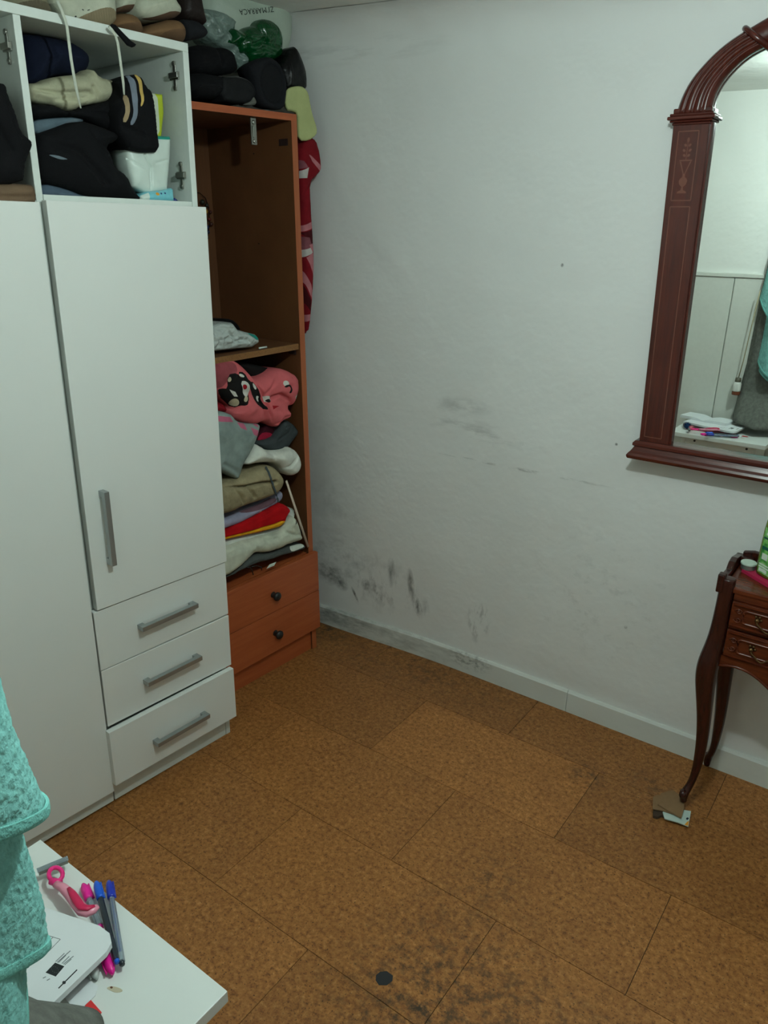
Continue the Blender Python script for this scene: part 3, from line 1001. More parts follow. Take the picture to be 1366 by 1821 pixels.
# cabriole legs
def leg(x, y, sx, sy, z0, lowk=1.0):
    st = [(.692, 0, 0, .0165), (.690, 0, 0, .018), (.66, 0, 0, .018), (.56, 0.000, 0, .0195), (.50, .003, .002, .0225), (.455, .009, .007, .0265), (.41, .010, .010, .0265), (.36, .005, .008, .0235), (.30, -.001, .003, .0200), (.22, -.008, -.002, .0165), (.15, -.010, -.002, .0138), (.09, -.008, .004, .0100), (.055, -.002, .013, .0095), (.040, .004, .022, .0115), (.026, .007, .026, .0125), (.014, .006, .025, .0095), (0.0, .005, .024, .0090)]
    mb = MB()
    n_ = 14
    vs, fs = [], []
    for (z, ox, oy, r_) in st:
        zz = z0 + z * (0.692 - z0) / 0.692
        for k in range(n_):
            an = 2 * math.pi * (k + .5) / n_
            ca, sa = math.cos(an), math.sin(an)
            pw = 0.75 if z > .3 else 1.0          # squarish above, round below
            ca = math.copysign(abs(ca) ** pw, ca); sa = math.copysign(abs(sa) ** pw, sa)
            vs.append((x + sx * ox + r_ * ca, y + sy * oy + r_ * sa, zz))
    for i in range(len(st) - 1):
        for k in range(n_):
            fs.append((i * n_ + k, i * n_ + (k + 1) % n_, (i + 1) * n_ + (k + 1) % n_, (i + 1) * n_ + k))
    fs += [tuple(range(n_)), tuple(range((len(st) - 1) * n_, len(st) * n_))]
    mb.add(vs, fs)
    o_ = dpart(mb, 'leg', M_TABD, smooth=True)
    md = o_.modifiers.new('sub', 'SUBSURF'); md.levels = 1; md.render_levels = 2
    # scrolled toe
    zz = z0 + .030
    c = Vector((x + sx * .008, y + sy * .030, zz))
    dpart(MB().tube([c + Vector((-.009, 0, 0)), c + Vector((-.004, 0, 0)), c + Vector((.004, 0, 0)), c + Vector((.009, 0, 0))], [.008, .0140, .0140, .008], 12, up=Vector((0, 1, 0))), 'toe_scroll', M_TABD, o_, smooth=True)
leg(-0.308, 1.860, -1, -1, 0.020)
leg(TX1 - .012, 1.860, 1, -1, 0.004)
leg(-0.300, 2.026, -1, 1, 0.004)
leg(TX1 - .012, 2.026, 1, 1, 0.004)
# cardboard shims and folded packet under the front leg
M_CARD = plain('brown_cardboard', S(134, 104, 72), 0.9, nscale=120, var=0.12)
M_CARDD = plain('dark_cardboard_edge', S(62, 46, 32), 0.9)
def slab(px, z0, z1, name, mats, label, cat, group=None, rot=0):
    P_ = [on_z(a, b, z1) for a, b in px]
    mb = MB().prism([(p_.x, p_.y) for p_ in P_], lambda a, b: (a, b, z0), lambda a, b: (a, b, z1))
    c = sum(P_, Vector()) / len(P_)
    o_ = mb.build(name, mats, None, None, origin=(c.x, c.y, z0))
    return tag(o_, label, cat, group)
M_FOIL = plain('shiny_white_wrapper', S(196, 214, 206), 0.25)
M_ORANGE = plain('orange_print', S(224, 150, 40), 0.4)
M_DKBLUE = plain('dark_blue_print', S(28, 40, 60), 0.4)
slab(K('B6', (250, 690), (250, 800), (330, 830), (420, 790), (700, 870), (760, 780), (500, 560)), 0.0005, 0.0085, 'cardboard_shim', M_CARDD, 'lowest dark piece of folded cardboard under the table leg', 'cardboard')
o = slab(K('B6', (480, 860), (740, 930), (960, 1015), (1015, 710), (900, 690), (600, 640), (440, 730)), 0.0088, 0.0115, 'wrapper', M_FOIL, 'crushed white wrapper with an orange corner under the table leg', 'wrapper')
def printed(parent, px, z, mat, name='print'):
    P_ = [on_z(a, b, z) for a, b in px]
    c = parent.matrix_world.translation
    mb = MB().add([(p_.x - c.x, p_.y - c.y, z - c.z) for p_ in P_], [tuple(range(len(P_)))])
    return mb.build(name, mat, parent)
bpy.context.view_layer.update()
printed(o, K('B6', (880, 985), (955, 1010), (972, 905), (930, 930)), 0.0118, M_ORANGE)
printed(o, K('B6', (915, 850), (945, 835), (975, 855), (945, 890), (915, 880)), 0.0118, M_DKBLUE)
slab(K('B6', (245, 420), (240, 660), (420, 690), (640, 760), (800, 700), (640, 420), (330, 380)), 0.0118, 0.0150, 'cardboard_shim', M_CARD, 'middle layer of brown cardboard under the table leg', 'cardboard')
slab(K('B6', (400, 350), (340, 570), (560, 700), (820, 835), (880, 640), (860, 430), (640, 280)), 0.0153, 0.0198, 'cardboard_shim', M_CARD, 'topmost square of brown cardboard directly under the table foot', 'cardboard')

# things on the dressing table
M_GREENB = plain('green_bottle_plastic', S(96, 120, 22), 0.25)
M_LABELG = NT('green_label_print')
v_ = M_LABELG.coord('Object', (60, 60, 60))
M_LABELG = M_LABELG.done(M_LABELG.ramp(M_LABELG.noise(v_, 1.0, 3), [(0.35, S(40, 130, 60)), (0.5, S(110, 190, 90)), (0.65, S(170, 215, 150))]), 0.3)
M_WHITEP = plain('white_print', S(225, 235, 225), 0.4)
M_TEAL = plain('dark_teal_print', S(20, 96, 80), 0.4)
bt = Vector((-0.234, 1.953, TZ + .0095))
sb = empty('shampoo_bottle', Matrix.Translation(bt) @ Matrix.Rotation(R(-38), 4, 'Z'), 'tall green shampoo bottle standing on the pink tray', 'bottle')
mb = MB()
n_ = 28
st = [(0, .030, .018), (.004, .033, .021), (.06, .0335, .0215), (.12, .0315, .020), (.150, .028, .018), (.153, .022, .016)]
vs, fs = [], []
for z, a, b in st:
    for k in range(n_):
        an = 2 * math.pi * k / n_
        ca, sa = math.cos(an), math.sin(an)
        vs.append((a * math.copysign(abs(ca) ** .6, ca), b * math.copysign(abs(sa) ** .6, sa), z))
for i in range(len(st) - 1):
    for k in range(n_):
        fs.append((i * n_ + k, i * n_ + (k + 1) % n_, (i + 1) * n_ + (k + 1) % n_, (i + 1) * n_ + k))
fs += [tuple(range(n_)), tuple(range((len(st) - 1) * n_, len(st) * n_))]
mb.add(vs, fs)
mb.build('bottle_body', M_GREENB, sb, smooth=True, bevel=0)
MB().lathe([(.0005, .153), (.019, .153), (.020, .156), (.019, .178), (.016, .181), (.0005, .181)], 24).build('cap', M_GREENB, sb, smooth=True)
lb = MB().box(-.017, .030, -.0222, -.0218, .010, .128).build('label', M_LABELG, sb)
for (x0, x1, z0, z1, m_) in ((-.014, .012, .014, .022, M_WHITEP), (-.012, .006, .046, .062, M_WHITEP), (-.016, .028, .072, .080, M_TEAL), (-.016, .028, .099, .104, M_TEAL), (-.016, .02, .024, .028, M_WHITEP), (-.016, .02, .031, .034, M_WHITEP), (-.010, .02, .110, .116, M_WHITEP)):
    MB().box(x0, x1, -.0226, -.0222, z0, z1).build('print', m_, lb)
M_PINKT = plain('pink_tray', S(190, 44, 84), 0.35)
FT = Matrix.Translation((-0.2985, 1.960, TZ + .0005)) @ Matrix.Rotation(R(-38), 4, 'Z')
mb = MB()
mb.box(0, 0.125, 0, 0.068, 0, .0035)
for q in ((0, .125, 0, .003), (0, .125, .065, .068), (0, .003, .003, .065), (.122, .125, .003, .065)):
    mb.box(*q, .0035, .0088)
mb.box(.003, .122, .003, .065, .0035, .0080)
put(mb, 'tray', M_PINKT, FT, 'bright pink flat tray on the dressing table', 'tray', smooth=False)
jp = Matrix.Translation((-0.287, 1.972, TZ + .0095)) @ Matrix.Rotation(0, 4, 'Y')
jar = empty('tea_light', jp, 'small round white lidded tin beside the green bottle', 'tin')
MB().lathe([(.0005, 0), (.017, 0), (.0175, .002), (.0175, .013), (.0005, .013)], 24).build('tin_body', plain('tin_metal', S(150, 160, 150), 0.35, 0.6), jar, smooth=False)
MB().lathe([(.0005, .0128), (.0190, .0128), (.0190, .0165), (.0180, .0178), (.0005, .0178)], 24).build('lid', plain('white_lid', S(205, 225, 208), 0.4), jar, smooth=False)
M_NAVY = plain('dark_purple_plastic', S(30, 22, 48), 0.3)
bx2 = empty('cosmetic_box', Matrix.Translation((-0.194, 1.922, TZ + .0095)) @ Matrix.Rotation(R(-38), 4, 'Z'), 'small dark purple cosmetic box beside the shampoo bottle', 'box')
MB().box(-.022, .022, -.02, .02, 0, .03).build('box_body', M_NAVY, bx2, bevel=0.002)
MB().box(-.0225, .0225, -.0205, .0205, .03, .042).build('lid', plain('pale_lid', S(205, 190, 175), .4), bx2, bevel=0.002)
# ------------------------------------------------------------------ clothes and packets in the white wardrobe's cubbies
C_ = {}
def cl(key, r, g, b, **kw):
    if key not in C_: C_[key] = cloth(key, S(r, g, b), **kw)
    return C_[key]
def soft(name, F, xf, outline, mats, label, cat, group=None, **kw):
    kw.setdefault('seed', len(label) * 7 % 53 + len(outline))
    return put(puff(F, xf, outline, **kw), name, mats, F, label, cat, group)
BLACK = cl('black_jersey', 10, 10, 13)
BLACK2 = cl('black_denim', 11, 11, 14, scale=500)
NAVY = cl('navy_knit', 17, 23, 42)
BEIGE = cl('beige_cotton', 172, 170, 144)
TAN = cl('tan_stripe', 150, 130, 100)
GRST = cl('grey_stripe', 112, 120, 132)
GOLD = cl('gold_stripe', 190, 160, 90)
SLATE = cl('slate_denim', 74, 88, 102)
BLUEG = cl('blue_grey_cotton', 92, 108, 118)
BLUEL = cl('pale_blue_lining', 100, 112, 120)
BROWN = cl('brown_fleece', 104, 84, 66)
CU = (-0.388, -0.018)
soft('folded_sweater', FW, -0.13, K('K1', (150, 215), (300, 225), (480, 262), (600, 335), (628, 400), (612, 470), (560, 505), (420, 500), (360, 520), (300, 565), (200, 572), (180, 450)), NAVY,
     'navy blue sweater rolled on top of the pile in the open cubby', 'sweater', depth=.2, bulge=.05, r=.06, clampy=CU,
     creases=[(K('K1', (300, 250), (345, 400), (300, 540)), .006, .010), (K('K1', (400, 300), (440, 420)), .006, .004)])
soft('trousers', FW, -0.075, K('B8', (60, 250), (200, 245), (300, 190), (480, 170), (600, 165), (660, 98), (730, 190), (880, 225), (915, 290), (890, 370), (800, 430), (680, 445), (560, 470), (500, 510), (430, 515), (370, 490), (320, 455), (110, 430), (70, 370)), BEIGE,
     'crumpled beige trousers lying in the middle of the cubby pile', 'trousers', depth=.2, bulge=.03, r=.025, clampy=CU,
     creases=[(K('B8', (80, 300), (300, 350), (480, 345), (620, 345)), .004, .012), (K('B8', (640, 290), (690, 390), (720, 430)), .004, .010), (K('B8', (300, 400), (560, 395), (640, 370)), .004, .010), (K('B8', (830, 260), (840, 380)), .004, .008), (K('B8', (110, 385), (320, 440)), .004, .008), (K('B8', (560, 470), (620, 410)), .003, .008)])
soft('black_sweatshirt', FW, -0.06, K('B8', (85, 440), (320, 455), (440, 520), (560, 480), (700, 450), (860, 400), (930, 430), (960, 600), (940, 740), (720, 650), (560, 560), (330, 565), (95, 590)), BLACK,
     'black sweatshirt under the beige trousers in the cubby', 'clothing', depth=.2, bulge=.02, r=.02, clampy=CU, creases=[(K('B8', (500, 520), (800, 540)), .004, .006)])
soft('tshirt', FW, -0.075, K('B8', (95, 585), (330, 555), (560, 555), (610, 600), (470, 645), (300, 690), (110, 745)), [BLUEG, BLUEL],
     'faded blue grey shirt showing between black clothes in the cubby', 'shirt', depth=.2, bulge=.012, r=.02, clampy=CU,
     regions=[(K('B8', (290, 680), (420, 602), (500, 580), (560, 590), (470, 640)), 1)])
soft('black_trousers', FW, -0.04, K('B8', (115, 750), (330, 680), (560, 590), (760, 650), (920, 720), (910, 790), (800, 840), (850, 920), (880, 1030), (1000, 1110), (1050, 1240), (1140, 1335), (1080, 1360), (620, 1310), (420, 1225), (150, 1170)), [BLACK2, BLUEL],
     'large black trousers spilling to the front of the cubby', 'trousers', depth=.22, bulge=.035, r=.05, clampy=CU,
     creases=[(K('B8', (250, 800), (500, 900), (760, 1180)), .008, .008), (K('B8', (640, 700), (780, 900), (900, 1150)), .008, .008)],
     regions=[(K('B8', (212, 920), (290, 930), (345, 950), (390, 968), (320, 970), (255, 945)), 1)])
soft('jeans', FW, -0.05, K('B8', (160, 1165), (420, 1225), (620, 1310), (820, 1352), (170, 1357)), SLATE,
     'slate blue jeans at the bottom of the cubby pile', 'jeans', depth=.22, bulge=.012, r=.02, clampy=CU)
soft('track_jacket', FW, -0.016, K('B8', (880, 480), (930, 360), (950, 180), (1110, 162), (1165, 285), (1220, 318), (1250, 480), (1270, 720), (1296, 895), (1150, 902), (1010, 870), (950, 790), (900, 690)), [BLACK, TAN, GRST, GOLD],
     'black track jacket with tan, grey and gold stripes hanging over the white packet', 'jacket', depth=.12, bulge=.016, r=.02, clampy=CU, rnd=1, step=.0045,
     regions=[(K('B8', (930, 365), (970, 368), (985, 480), (960, 620), (920, 615), (945, 500)), 1),
              (K('B8', (968, 178), (1018, 178), (1052, 330), (1062, 430), (1050, 560), (1020, 645), (985, 642), (1012, 540), (1008, 400)), 2),
              (K('B8', (1045, 170), (1085, 170), (1105, 300), (1125, 400), (1105, 465), (1085, 472), (1098, 400), (1070, 300)), 3)],
     creases=[(K('B8', (930, 650), (1120, 730)), .004, .006)])
M_PACK = plain('white_packet_film', S(206, 218, 210), 0.35, nscale=30, var=0.08)
M_TEALP = plain('teal_packet_print', S(30, 150, 135), 0.35)
soft('pad_packet', FW, -0.040, K('K1', (852, 1000), (1000, 950), (1068, 915), (1156, 920), (1152, 1060), (1132, 1290), (1000, 1310), (900, 1262), (868, 1130)), [M_PACK, M_TEALP],
     'white plastic packet with a teal top edge beside the cubby wall', 'packet', depth=.09, bulge=.014, r=.02, rnd=0,
     regions=[(K('K1', (1060, 912), (1158, 916), (1158, 944), (1060, 940)), 1)],
     creases=[(K('K1', (965, 1040), (1008, 1130), (1014, 1300)), .003, .007), (K('K1', (870, 1080), (960, 1130)), .002, .003), (K('K1', (1040, 1100), (1130, 1080)), .002, .003)])
M_LIME = plain('lime_packet', S(176, 190, 40), 0.4)
M_PALE = plain('pale_packet_side', S(198, 206, 184), 0.4)
soft('lime_packet', FW, -0.066, K('K1', (1000, 625), (1098, 638), (1106, 760), (1090, 925), (1000, 925)), [M_LIME, M_PALE],
     'lime green packet standing behind the striped jacket', 'packet', depth=.035, bulge=.003, r=.006, rnd=0, wr=.0006,
     regions=[(K('K1', (1000, 625), (1058, 632), (1070, 760), (1074, 925), (1000, 925)), 1)])
M_SKY = plain('sky_blue_packet', S(120, 192, 204), 0.3, nscale=90, var=.2)
M_COB = plain('cobalt_print', S(24, 44, 110), 0.4)
soft('tissue_packet', FW, -0.03, K('K1', (945, 1318), (1000, 1292), (1100, 1285), (1168, 1268), (1176, 1362), (952, 1364)), [M_SKY, M_ORANGE, M_COB, M_PACK],
     'small sky blue tissue packet at the front of the cubby', 'packet', depth=.05, bulge=.012, r=.012, rnd=0, step=.0028,
     regions=[(disc(*K('K1', (1055, 1309))[0], 3.2, 3.0, 8), 1), (disc(*K('K1', (1080, 1306))[0], 1.6, 1.8, 6), 2), (disc(*K('K1', (1105, 1304))[0], 1.6, 1.8, 6), 2), (K('K1', (948, 1320), (1000, 1300), (1000, 1362), (950, 1362)), 3)])
soft('blue_sachet', FW, -0.02, K('K1', (1178, 1335), (1212, 1360), (1178, 1363)), M_COB, 'tiny dark blue sachet corner beside the sky blue packet', 'sachet', depth=.012, bulge=.002, r=.004, rnd=0)
soft('grey_cloth', FW, -0.16, K('B8', (740, 800), (960, 740), (985, 880), (985, 1120), (880, 1100)), BLUEG, 'pale blue grey cloth behind the black trousers', 'cloth', depth=.12, bulge=.01)
CL = (-0.79, -0.409)
soft('black_jacket', FW, 0.006, K('K1', (-220, 520), (0, 555), (50, 565), (62, 640), (112, 750), (150, 890), (205, 932), (228, 960), (222, 1010), (195, 1060), (175, 1130), (172, 1242), (-220, 1250)), BLACK,
     'black jacket bulging out of the left cubby over the divider', 'jacket', depth=.25, bulge=.02, r=.03, clampy=CL, shrink=.95,
     creases=[(K('K1', (60, 700), (120, 900), (200, 960)), .005, .008), (K('K1', (-50, 800), (60, 1000)), .006, .006), (K('K1', (140, 1120), (170, 1220)), .002, .006)])
soft('brown_blanket', FW, 0.004, K('K1', (-220, 1240), (215, 1238), (240, 1275), (252, 1330), (240, 1388), (-220, 1400)), BROWN,
     'folded brown fleece blanket at the bottom of the left cubby', 'blanket', depth=.25, bulge=.016, r=.02, clampy=CL, creases=[(K('K1', (-200, 1330), (230, 1325)), .004, .004)])

# ------------------------------------------------------------------ shoes on top of the white wardrobe
M_RUB = plain('tan_ribbed_rubber', S(128, 114, 88), 0.8)
M_RUBD = plain('olive_ribbed_rubber', S(92, 84, 66), 0.85)
CANV = cl('worn_white_canvas', 176, 178, 160, scale=600)
CANVG = cl('dirty_grey_canvas', 120, 116, 96, scale=600)
SUEDE = cl('brown_suede', 112, 84, 58, scale=700, amp=.5)
SUEDE2 = cl('dark_brown_suede', 96, 72, 52, scale=700, amp=.5)
M_BRSOLE = plain('brown_rubber_sole', S(86, 62, 44), 0.8)
SHG = 'shoes heaped on the wardrobes'
soft('sneaker', FW, -0.03, K('B7', (-60, -250), (-40, 50), (100, 105), (300, 148), (500, 190), (645, 222), (655, 120), (600, 0), (560, -120), (300, -280)), [CANVG, M_RUBD],
     'dirty grey sneaker with a ribbed olive sole at the left of the wardrobe top', 'shoe', SHG, depth=.24, bulge=.03, r=.04, rnd=0,
     regions=[(K('B7', (130, 70), (280, 20), (440, 10), (570, 40), (632, 130), (640, 215), (480, 182), (280, 138)), 1)], ribs=((1, .3), .0065, .0016, 1), step=.0026)
sn = soft('sneaker', FW, -0.025, K('D2', (-45, -160), (-30, 20), (40, 100), (110, 212), (300, 250), (450, 274), (540, 265), (602, 195), (604, 100), (595, 0), (600, -160)), [CANV, M_RUB, M_BLACKP],
     'worn white sneaker with a ribbed tan sole, its laces hanging over the cubby', 'shoe', SHG, depth=.24, bulge=.03, r=.04, rnd=0,
     regions=[(K('D2', (165, 195), (300, 128), (430, 82), (520, 82), (582, 120), (598, 190), (552, 248), (480, 276), (300, 250)), 1),
              (disc(*K('D2', (175, 165))[0], 2.0, 1.6, 6), 2), (disc(*K('D2', (230, 104))[0], 2.4, 1.0, 6, .5), 2), (disc(*K('D2', (285, 106))[0], 3.0, 1.0, 6, -.3), 2)], ribs=((1, .25), .0062, .0016, 1), step=.0026)
bpy.context.view_layer.update()
M_LACE = cl('white_shoelace', 196, 200, 186, scale=900)
INV = sn.matrix_world.inverted()
for pts, x0 in ((K('K1', (385, 0), (412, 60), (437, 128), (452, 180), (462, 260), (480, 400), (500, 520), (515, 600), (545, 730)), .010), (K('K1', (735, 180), (758, 205), (778, 235), (795, 290), (808, 380), (820, 470), (832, 560), (838, 640)), .010)):
    P_ = [INV @ (FW @ on_frame(a, b, FW, x0 + (.006 if i < 2 else 0))) for i, (a, b) in enumerate(pts)]
    MB().tube(P_, [0.0034] * (len(P_) - 1) + [.002], 8, flat=.45, up=Vector((1, 0, 0))).build('lace', M_LACE, sn, smooth=True)
soft('black_strap', FW, 0.004, K('D2', (515, 250), (545, 228), (580, 240), (660, 325), (725, 390), (780, 432), (765, 452), (735, 462), (700, 447), (640, 375), (575, 300)), BLACK,
     'short black strap hanging over the front edge of the white wardrobe', 'strap', depth=.003, bulge=.002, r=.004, wr=0, rnd=0)
soft('suede_shoe', FW, -0.05, K('D2', (560, 262), (565, 200), (600, 130), (700, 116), (790, 138), (840, 200), (866, 290), (862, 345), (700, 328)), [SUEDE, SUEDE2],
     'brown suede shoe heel next to the white sneaker sole', 'shoe', SHG, depth=.22, bulge=.035, r=.04,
     regions=[(K('D2', (560, 262), (620, 240), (780, 215), (860, 260), (862, 345), (700, 328)), 1)])
soft('suede_shoe', FW, -0.035, K('D2', (872, 355), (880, 300), (930, 250), (1040, 205), (1160, 174), (1240, 200), (1282, 290), (1278, 370), (1252, 424), (1100, 398)), [SUEDE, SUEDE2],
     'brown suede shoe heel at the right corner of the white wardrobe top', 'shoe', SHG, depth=.22, bulge=.04, r=.045,
     regions=[(K('D2', (990, 390), (1010, 330), (1080, 295), (1180, 285), (1280, 300), (1278, 370), (1252, 424), (1100, 398)), 1)])
soft('canvas_shoe', FW, -0.06, K('D2', (590, -170), (596, 60), (608, 116), (700, 112), (800, 96), (815, 60), (815, -170)), [CANV, M_BRSOLE],
     'white shoe with brown sole lying behind the ribbed sneaker', 'shoe', SHG, depth=.2, bulge=.03, r=.03, rnd=0,
     regions=[(K('D2', (592, 80), (650, 54), (740, 46), (812, 46), (816, 100), (700, 116), (605, 120)), 1)])
soft('canvas_shoe', FW, -0.04, K('D2', (795, -170), (800, 20), (806, 100), (852, 172), (1000, 196), (1180, 172), (1236, 130), (1232, 60), (1180, -10), (1120, -170)), [CANV, M_BRSOLE],
     'white shoe with brown sole resting on the right suede shoe', 'shoe', SHG, depth=.2, bulge=.035, r=.04, rnd=1,
     regions=[(K('D2', (845, 170), (930, 168), (1020, 142), (1110, 108), (1240, 122), (1212, 166), (1000, 200)), 1)],
     creases=[(K('D2', (805, 50), (1000, 10), (1100, -20)), .003, .006)])
soft('dark_shoe', FW, -0.10, K('K2', (470, 110), (465, -60), (580, -60), (600, 60), (625, 150), (560, 118)), cl('dark_brown_leather', 34, 26, 24, scale=200, rough=.5),
     'very dark brown shoe leaning beside the clear bag', 'shoe', SHG, depth=.2, bulge=.03, r=.03)
soft('dark_shoe', FW, -0.055, K('K2', (470, 112), (500, 108), (560, 117), (608, 150), (628, 195), (600, 218), (540, 222), (502, 234), (496, 180)), cl('black_suede', 24, 25, 28, scale=700),
     'black shoe with its sole edge showing just right of the white wardrobe', 'shoe', SHG, depth=.15, bulge=.02, r=.025)

# ------------------------------------------------------------------ heap on top of the brown wardrobe
M_CLEAR = NT('clear_cloudy_plastic')
M_CLEAR.b.inputs['Transmission Weight'].default_value = 0.35
nz = M_CLEAR.noise(M_CLEAR.coord('Object'), 40, 4)
M_CLEAR = M_CLEAR.done(S(140, 160, 152), 0.18, M_CLEAR.bump(nz, .8, .01), spec=.6)
t = NT('white_carrier_bag_film')
nz = t.noise(t.coord('Object'), 18, 4)
M_BAG = t.done(S(176, 188, 174), 0.4, t.bump(nz, .35, .012), spec=.4)
t = NT('green_plastic_bag')
nz = t.noise(t.coord('Object'), 30, 4, .6, 1.0)
M_GBAG = t.done(S(6, 68, 32), 0.14, t.bump(nz, .45, .012), spec=.6)
t = NT('black_plastic_bag')
nz = t.noise(t.coord('Object'), 22, 4)
M_KBAG = t.done(S(9, 9, 11), 0.33, t.bump(nz, .4, .012), spec=.3)
BLKC = cl('black_canvas', 13, 13, 16, scale=500)
bag = soft('carrier_bag', FO, -0.17, K('K2', (600, -160), (1080, -160), (1108, 0), (1125, 120), (1118, 240), (1092, 315), (1035, 378), (980, 420), (800, 420), (640, 300), (590, 120)), M_BAG,
           'big bulging white carrier bag with dark lettering near the ceiling', 'bag', depth=.16, bulge=.07, r=.10, rnd=2, wr=.006, wscale=9)
# lettering on the bag, upside down as it hangs
fc = bpy.data.curves.new('lettering', 'FONT')
fc.body = "ZI'MARRACA"
fc.size = 0.0205
fc.space_character = 1.12
fc.extrude = 0.0004
fc.align_x = 'CENTER'; fc.align_y = 'CENTER'
tmp = bpy.data.objects.new('tmp', fc); COL.objects.link(tmp)
bpy.context.view_layer.update()
me = bpy.data.meshes.new_from_object(tmp.evaluated_get(bpy.context.evaluated_depsgraph_get()))
bpy.data.objects.remove(tmp)
me.name = 'lettering'
me.materials.clear(); me.materials.append(M_BLACKP)
xl = -0.17 + .0705
ca, cb = on_frame(*K('D1', (215, 185))[0], FO, xl), on_frame(*K('D1', (740, 135))[0], FO, xl)
cc = (ca + cb) / 2
ang = math.atan2(cb.z - ca.z, cb.y - ca.y)
wid = max(v.co.x for v in me.vertices) - min(v.co.x for v in me.vertices)
sc_ = (cb - ca).length / wid
ML = Matrix.Translation(cc) @ Matrix.Rotation(ang + math.pi, 4, 'X') @ Matrix(((0, 0, 1, 0), (1, 0, 0, 0), (0, 1, 0, 0), (0, 0, 0, 1))) @ Matrix.Diagonal((sc_, sc_ * .9, 1, 1))
me.transform(bag.matrix_world.inverted() @ FO @ ML)
# lay the letters on the bag's swelling front
from mathutils.bvhtree import BVHTree
bt_ = BVHTree.FromPolygons([v.co for v in bag.data.vertices], [p_.vertices for p_ in bag.data.polygons])
for v in me.vertices:
    h_ = bt_.ray_cast(Vector((1, v.co.y, v.co.z)), Vector((-1, 0, 0)))
    if h_[0] is not None: v.co.x = h_[0].x + .0008
link('lettering', me, bag)
soft('clear_bag', FO, -0.10, K('K2', (560, 40), (700, 60), (790, 118), (770, 160), (800, 255), (850, 305), (860, 395), (810, 422), (760, 330), (700, 265), (640, 235), (600, 160)), M_CLEAR,
     'crinkled clear plastic bag between the black shoes and the green bag', 'bag', depth=.07, bulge=.02, r=.02, wr=.008, wscale=35)
soft('green_bag', FO, -0.085, K('D1', (490, 385), (520, 330), (570, 288), (640, 275), (730, 300), (810, 370), (870, 480), (895, 600), (890, 720), (885, 850), (800, 900), (650, 960), (450, 960), (380, 900), (340, 830), (250, 790), (230, 690), (80, 655), (95, 570), (130, 610), (120, 405), (220, 440), (300, 470), (350, 415), (420, 387)), M_GBAG,
     'knotted shiny green plastic bag on the brown wardrobe heap', 'bag', depth=.07, bulge=.035, r=.035, wr=.005, wscale=30,
     creases=[(K('D1', (490, 380), (520, 470), (600, 640)), .004, .012), (K('D1', (300, 480), (330, 560), (240, 650)), .005, .010), (K('D1', (380, 680), (500, 640), (610, 660)), .004, .008), (K('D1', (360, 540), (560, 560)), .004, -.008), (K('D1', (400, 800), (560, 740), (700, 800)), .005, .008)])
soft('dark_bag', FO, -0.06, K('D3', (40, 180), (60, 120), (200, 95), (330, 130), (400, 125), (480, 170), (512, 290), (520, 375), (380, 400), (60, 400)), BLKC,
     'black cloth bag stuffed beside the white wardrobe', 'bag', depth=.22, bulge=.04, r=.04, creases=[(K('D3', (300, 130), (330, 300)), .006, .010)])
soft('black_boot', FO, -0.04, K('D3', (50, 385), (200, 372), (330, 400), (380, 410), (380, 640), (50, 612)), BLKC,
     'black boot shaft lying on the brown wardrobe beside the white one', 'shoe', SHG, depth=.22, bulge=.04, r=.04)
soft('black_sneaker', FO, -0.02, K('D3', (345, 440), (380, 410), (520, 408), (620, 448), (682, 530), (676, 615), (640, 660), (600, 684), (500, 676), (350, 645)), [cl('black_sole', 22, 23, 25, rough=.7), cl('grey_rim', 86, 86, 84)],
     'black sneaker with a thin pale rim facing outward on the brown wardrobe', 'shoe', SHG, depth=.2, bulge=.012, r=.012, step=.0026,
     regions=[(K('D3', (380, 414), (520, 412), (616, 452), (676, 532), (672, 580), (664, 530), (610, 462), (520, 424), (380, 424)), 1)])
soft('grey_cloth_scrap', FO, -0.015, K('D3', (575, 684), (640, 655), (630, 625), (655, 590), (690, 640), (690, 690), (640, 700)), cl('pale_scrap', 96, 96, 90),
     'small pale cloth scrap poking out below the black sneaker', 'cloth', depth=.03, bulge=.006, r=.008)
soft('white_buckle_strap', FO, -0.03, K('D3', (600, 372), (622, 355), (662, 400), (668, 440), (648, 430), (630, 400)), cl('pale_scrap2', 120, 120, 112),
     'thin pale strap between the black sneaker and the slipper', 'strap', depth=.02, bulge=.003, r=.006)
soft('slipper', FO, -0.008, K('D3', (610, 330), (640, 290), (720, 240), (820, 218), (900, 268), (960, 370), (988, 500), (978, 620), (960, 735), (860, 735), (760, 700), (700, 610), (680, 470)), [cl('charcoal_foam', 22, 23, 27, scale=600), cl('charcoal_foam_inner', 19, 20, 23, scale=600)],
     'charcoal foam slipper standing upright with its oval sole forward', 'slipper', depth=.05, bulge=.012, r=.014, step=.003, wr=.0006,
     regions=[(K('D3', (720, 420), (760, 320), (820, 280), (890, 320), (935, 420), (945, 540), (920, 660), (850, 690), (780, 640), (730, 540)), 1)],
     creases=[(K('D3', (720, 420), (760, 320), (820, 280), (890, 320), (935, 420), (945, 540), (920, 660), (850, 690), (780, 640), (730, 540), (720, 420)), .003, .004)])
soft('black_bag', FO, -0.045, K('D3', (930, 320), (1000, 220), (1058, 112), (1100, 150), (1150, 270), (1188, 400), (1185, 560), (1090, 560), (995, 560), (960, 420)), M_KBAG,
     'shiny black plastic bag with a pale seam above the cream insole', 'bag', depth=.10, bulge=.02, r=.03, clampy=None,
     creases=[(K('D3', (1000, 250), (1015, 500)), .003, -.003)])
M_CREAM = cl('cream_foam', 178, 184, 128, scale=500, var=.08)
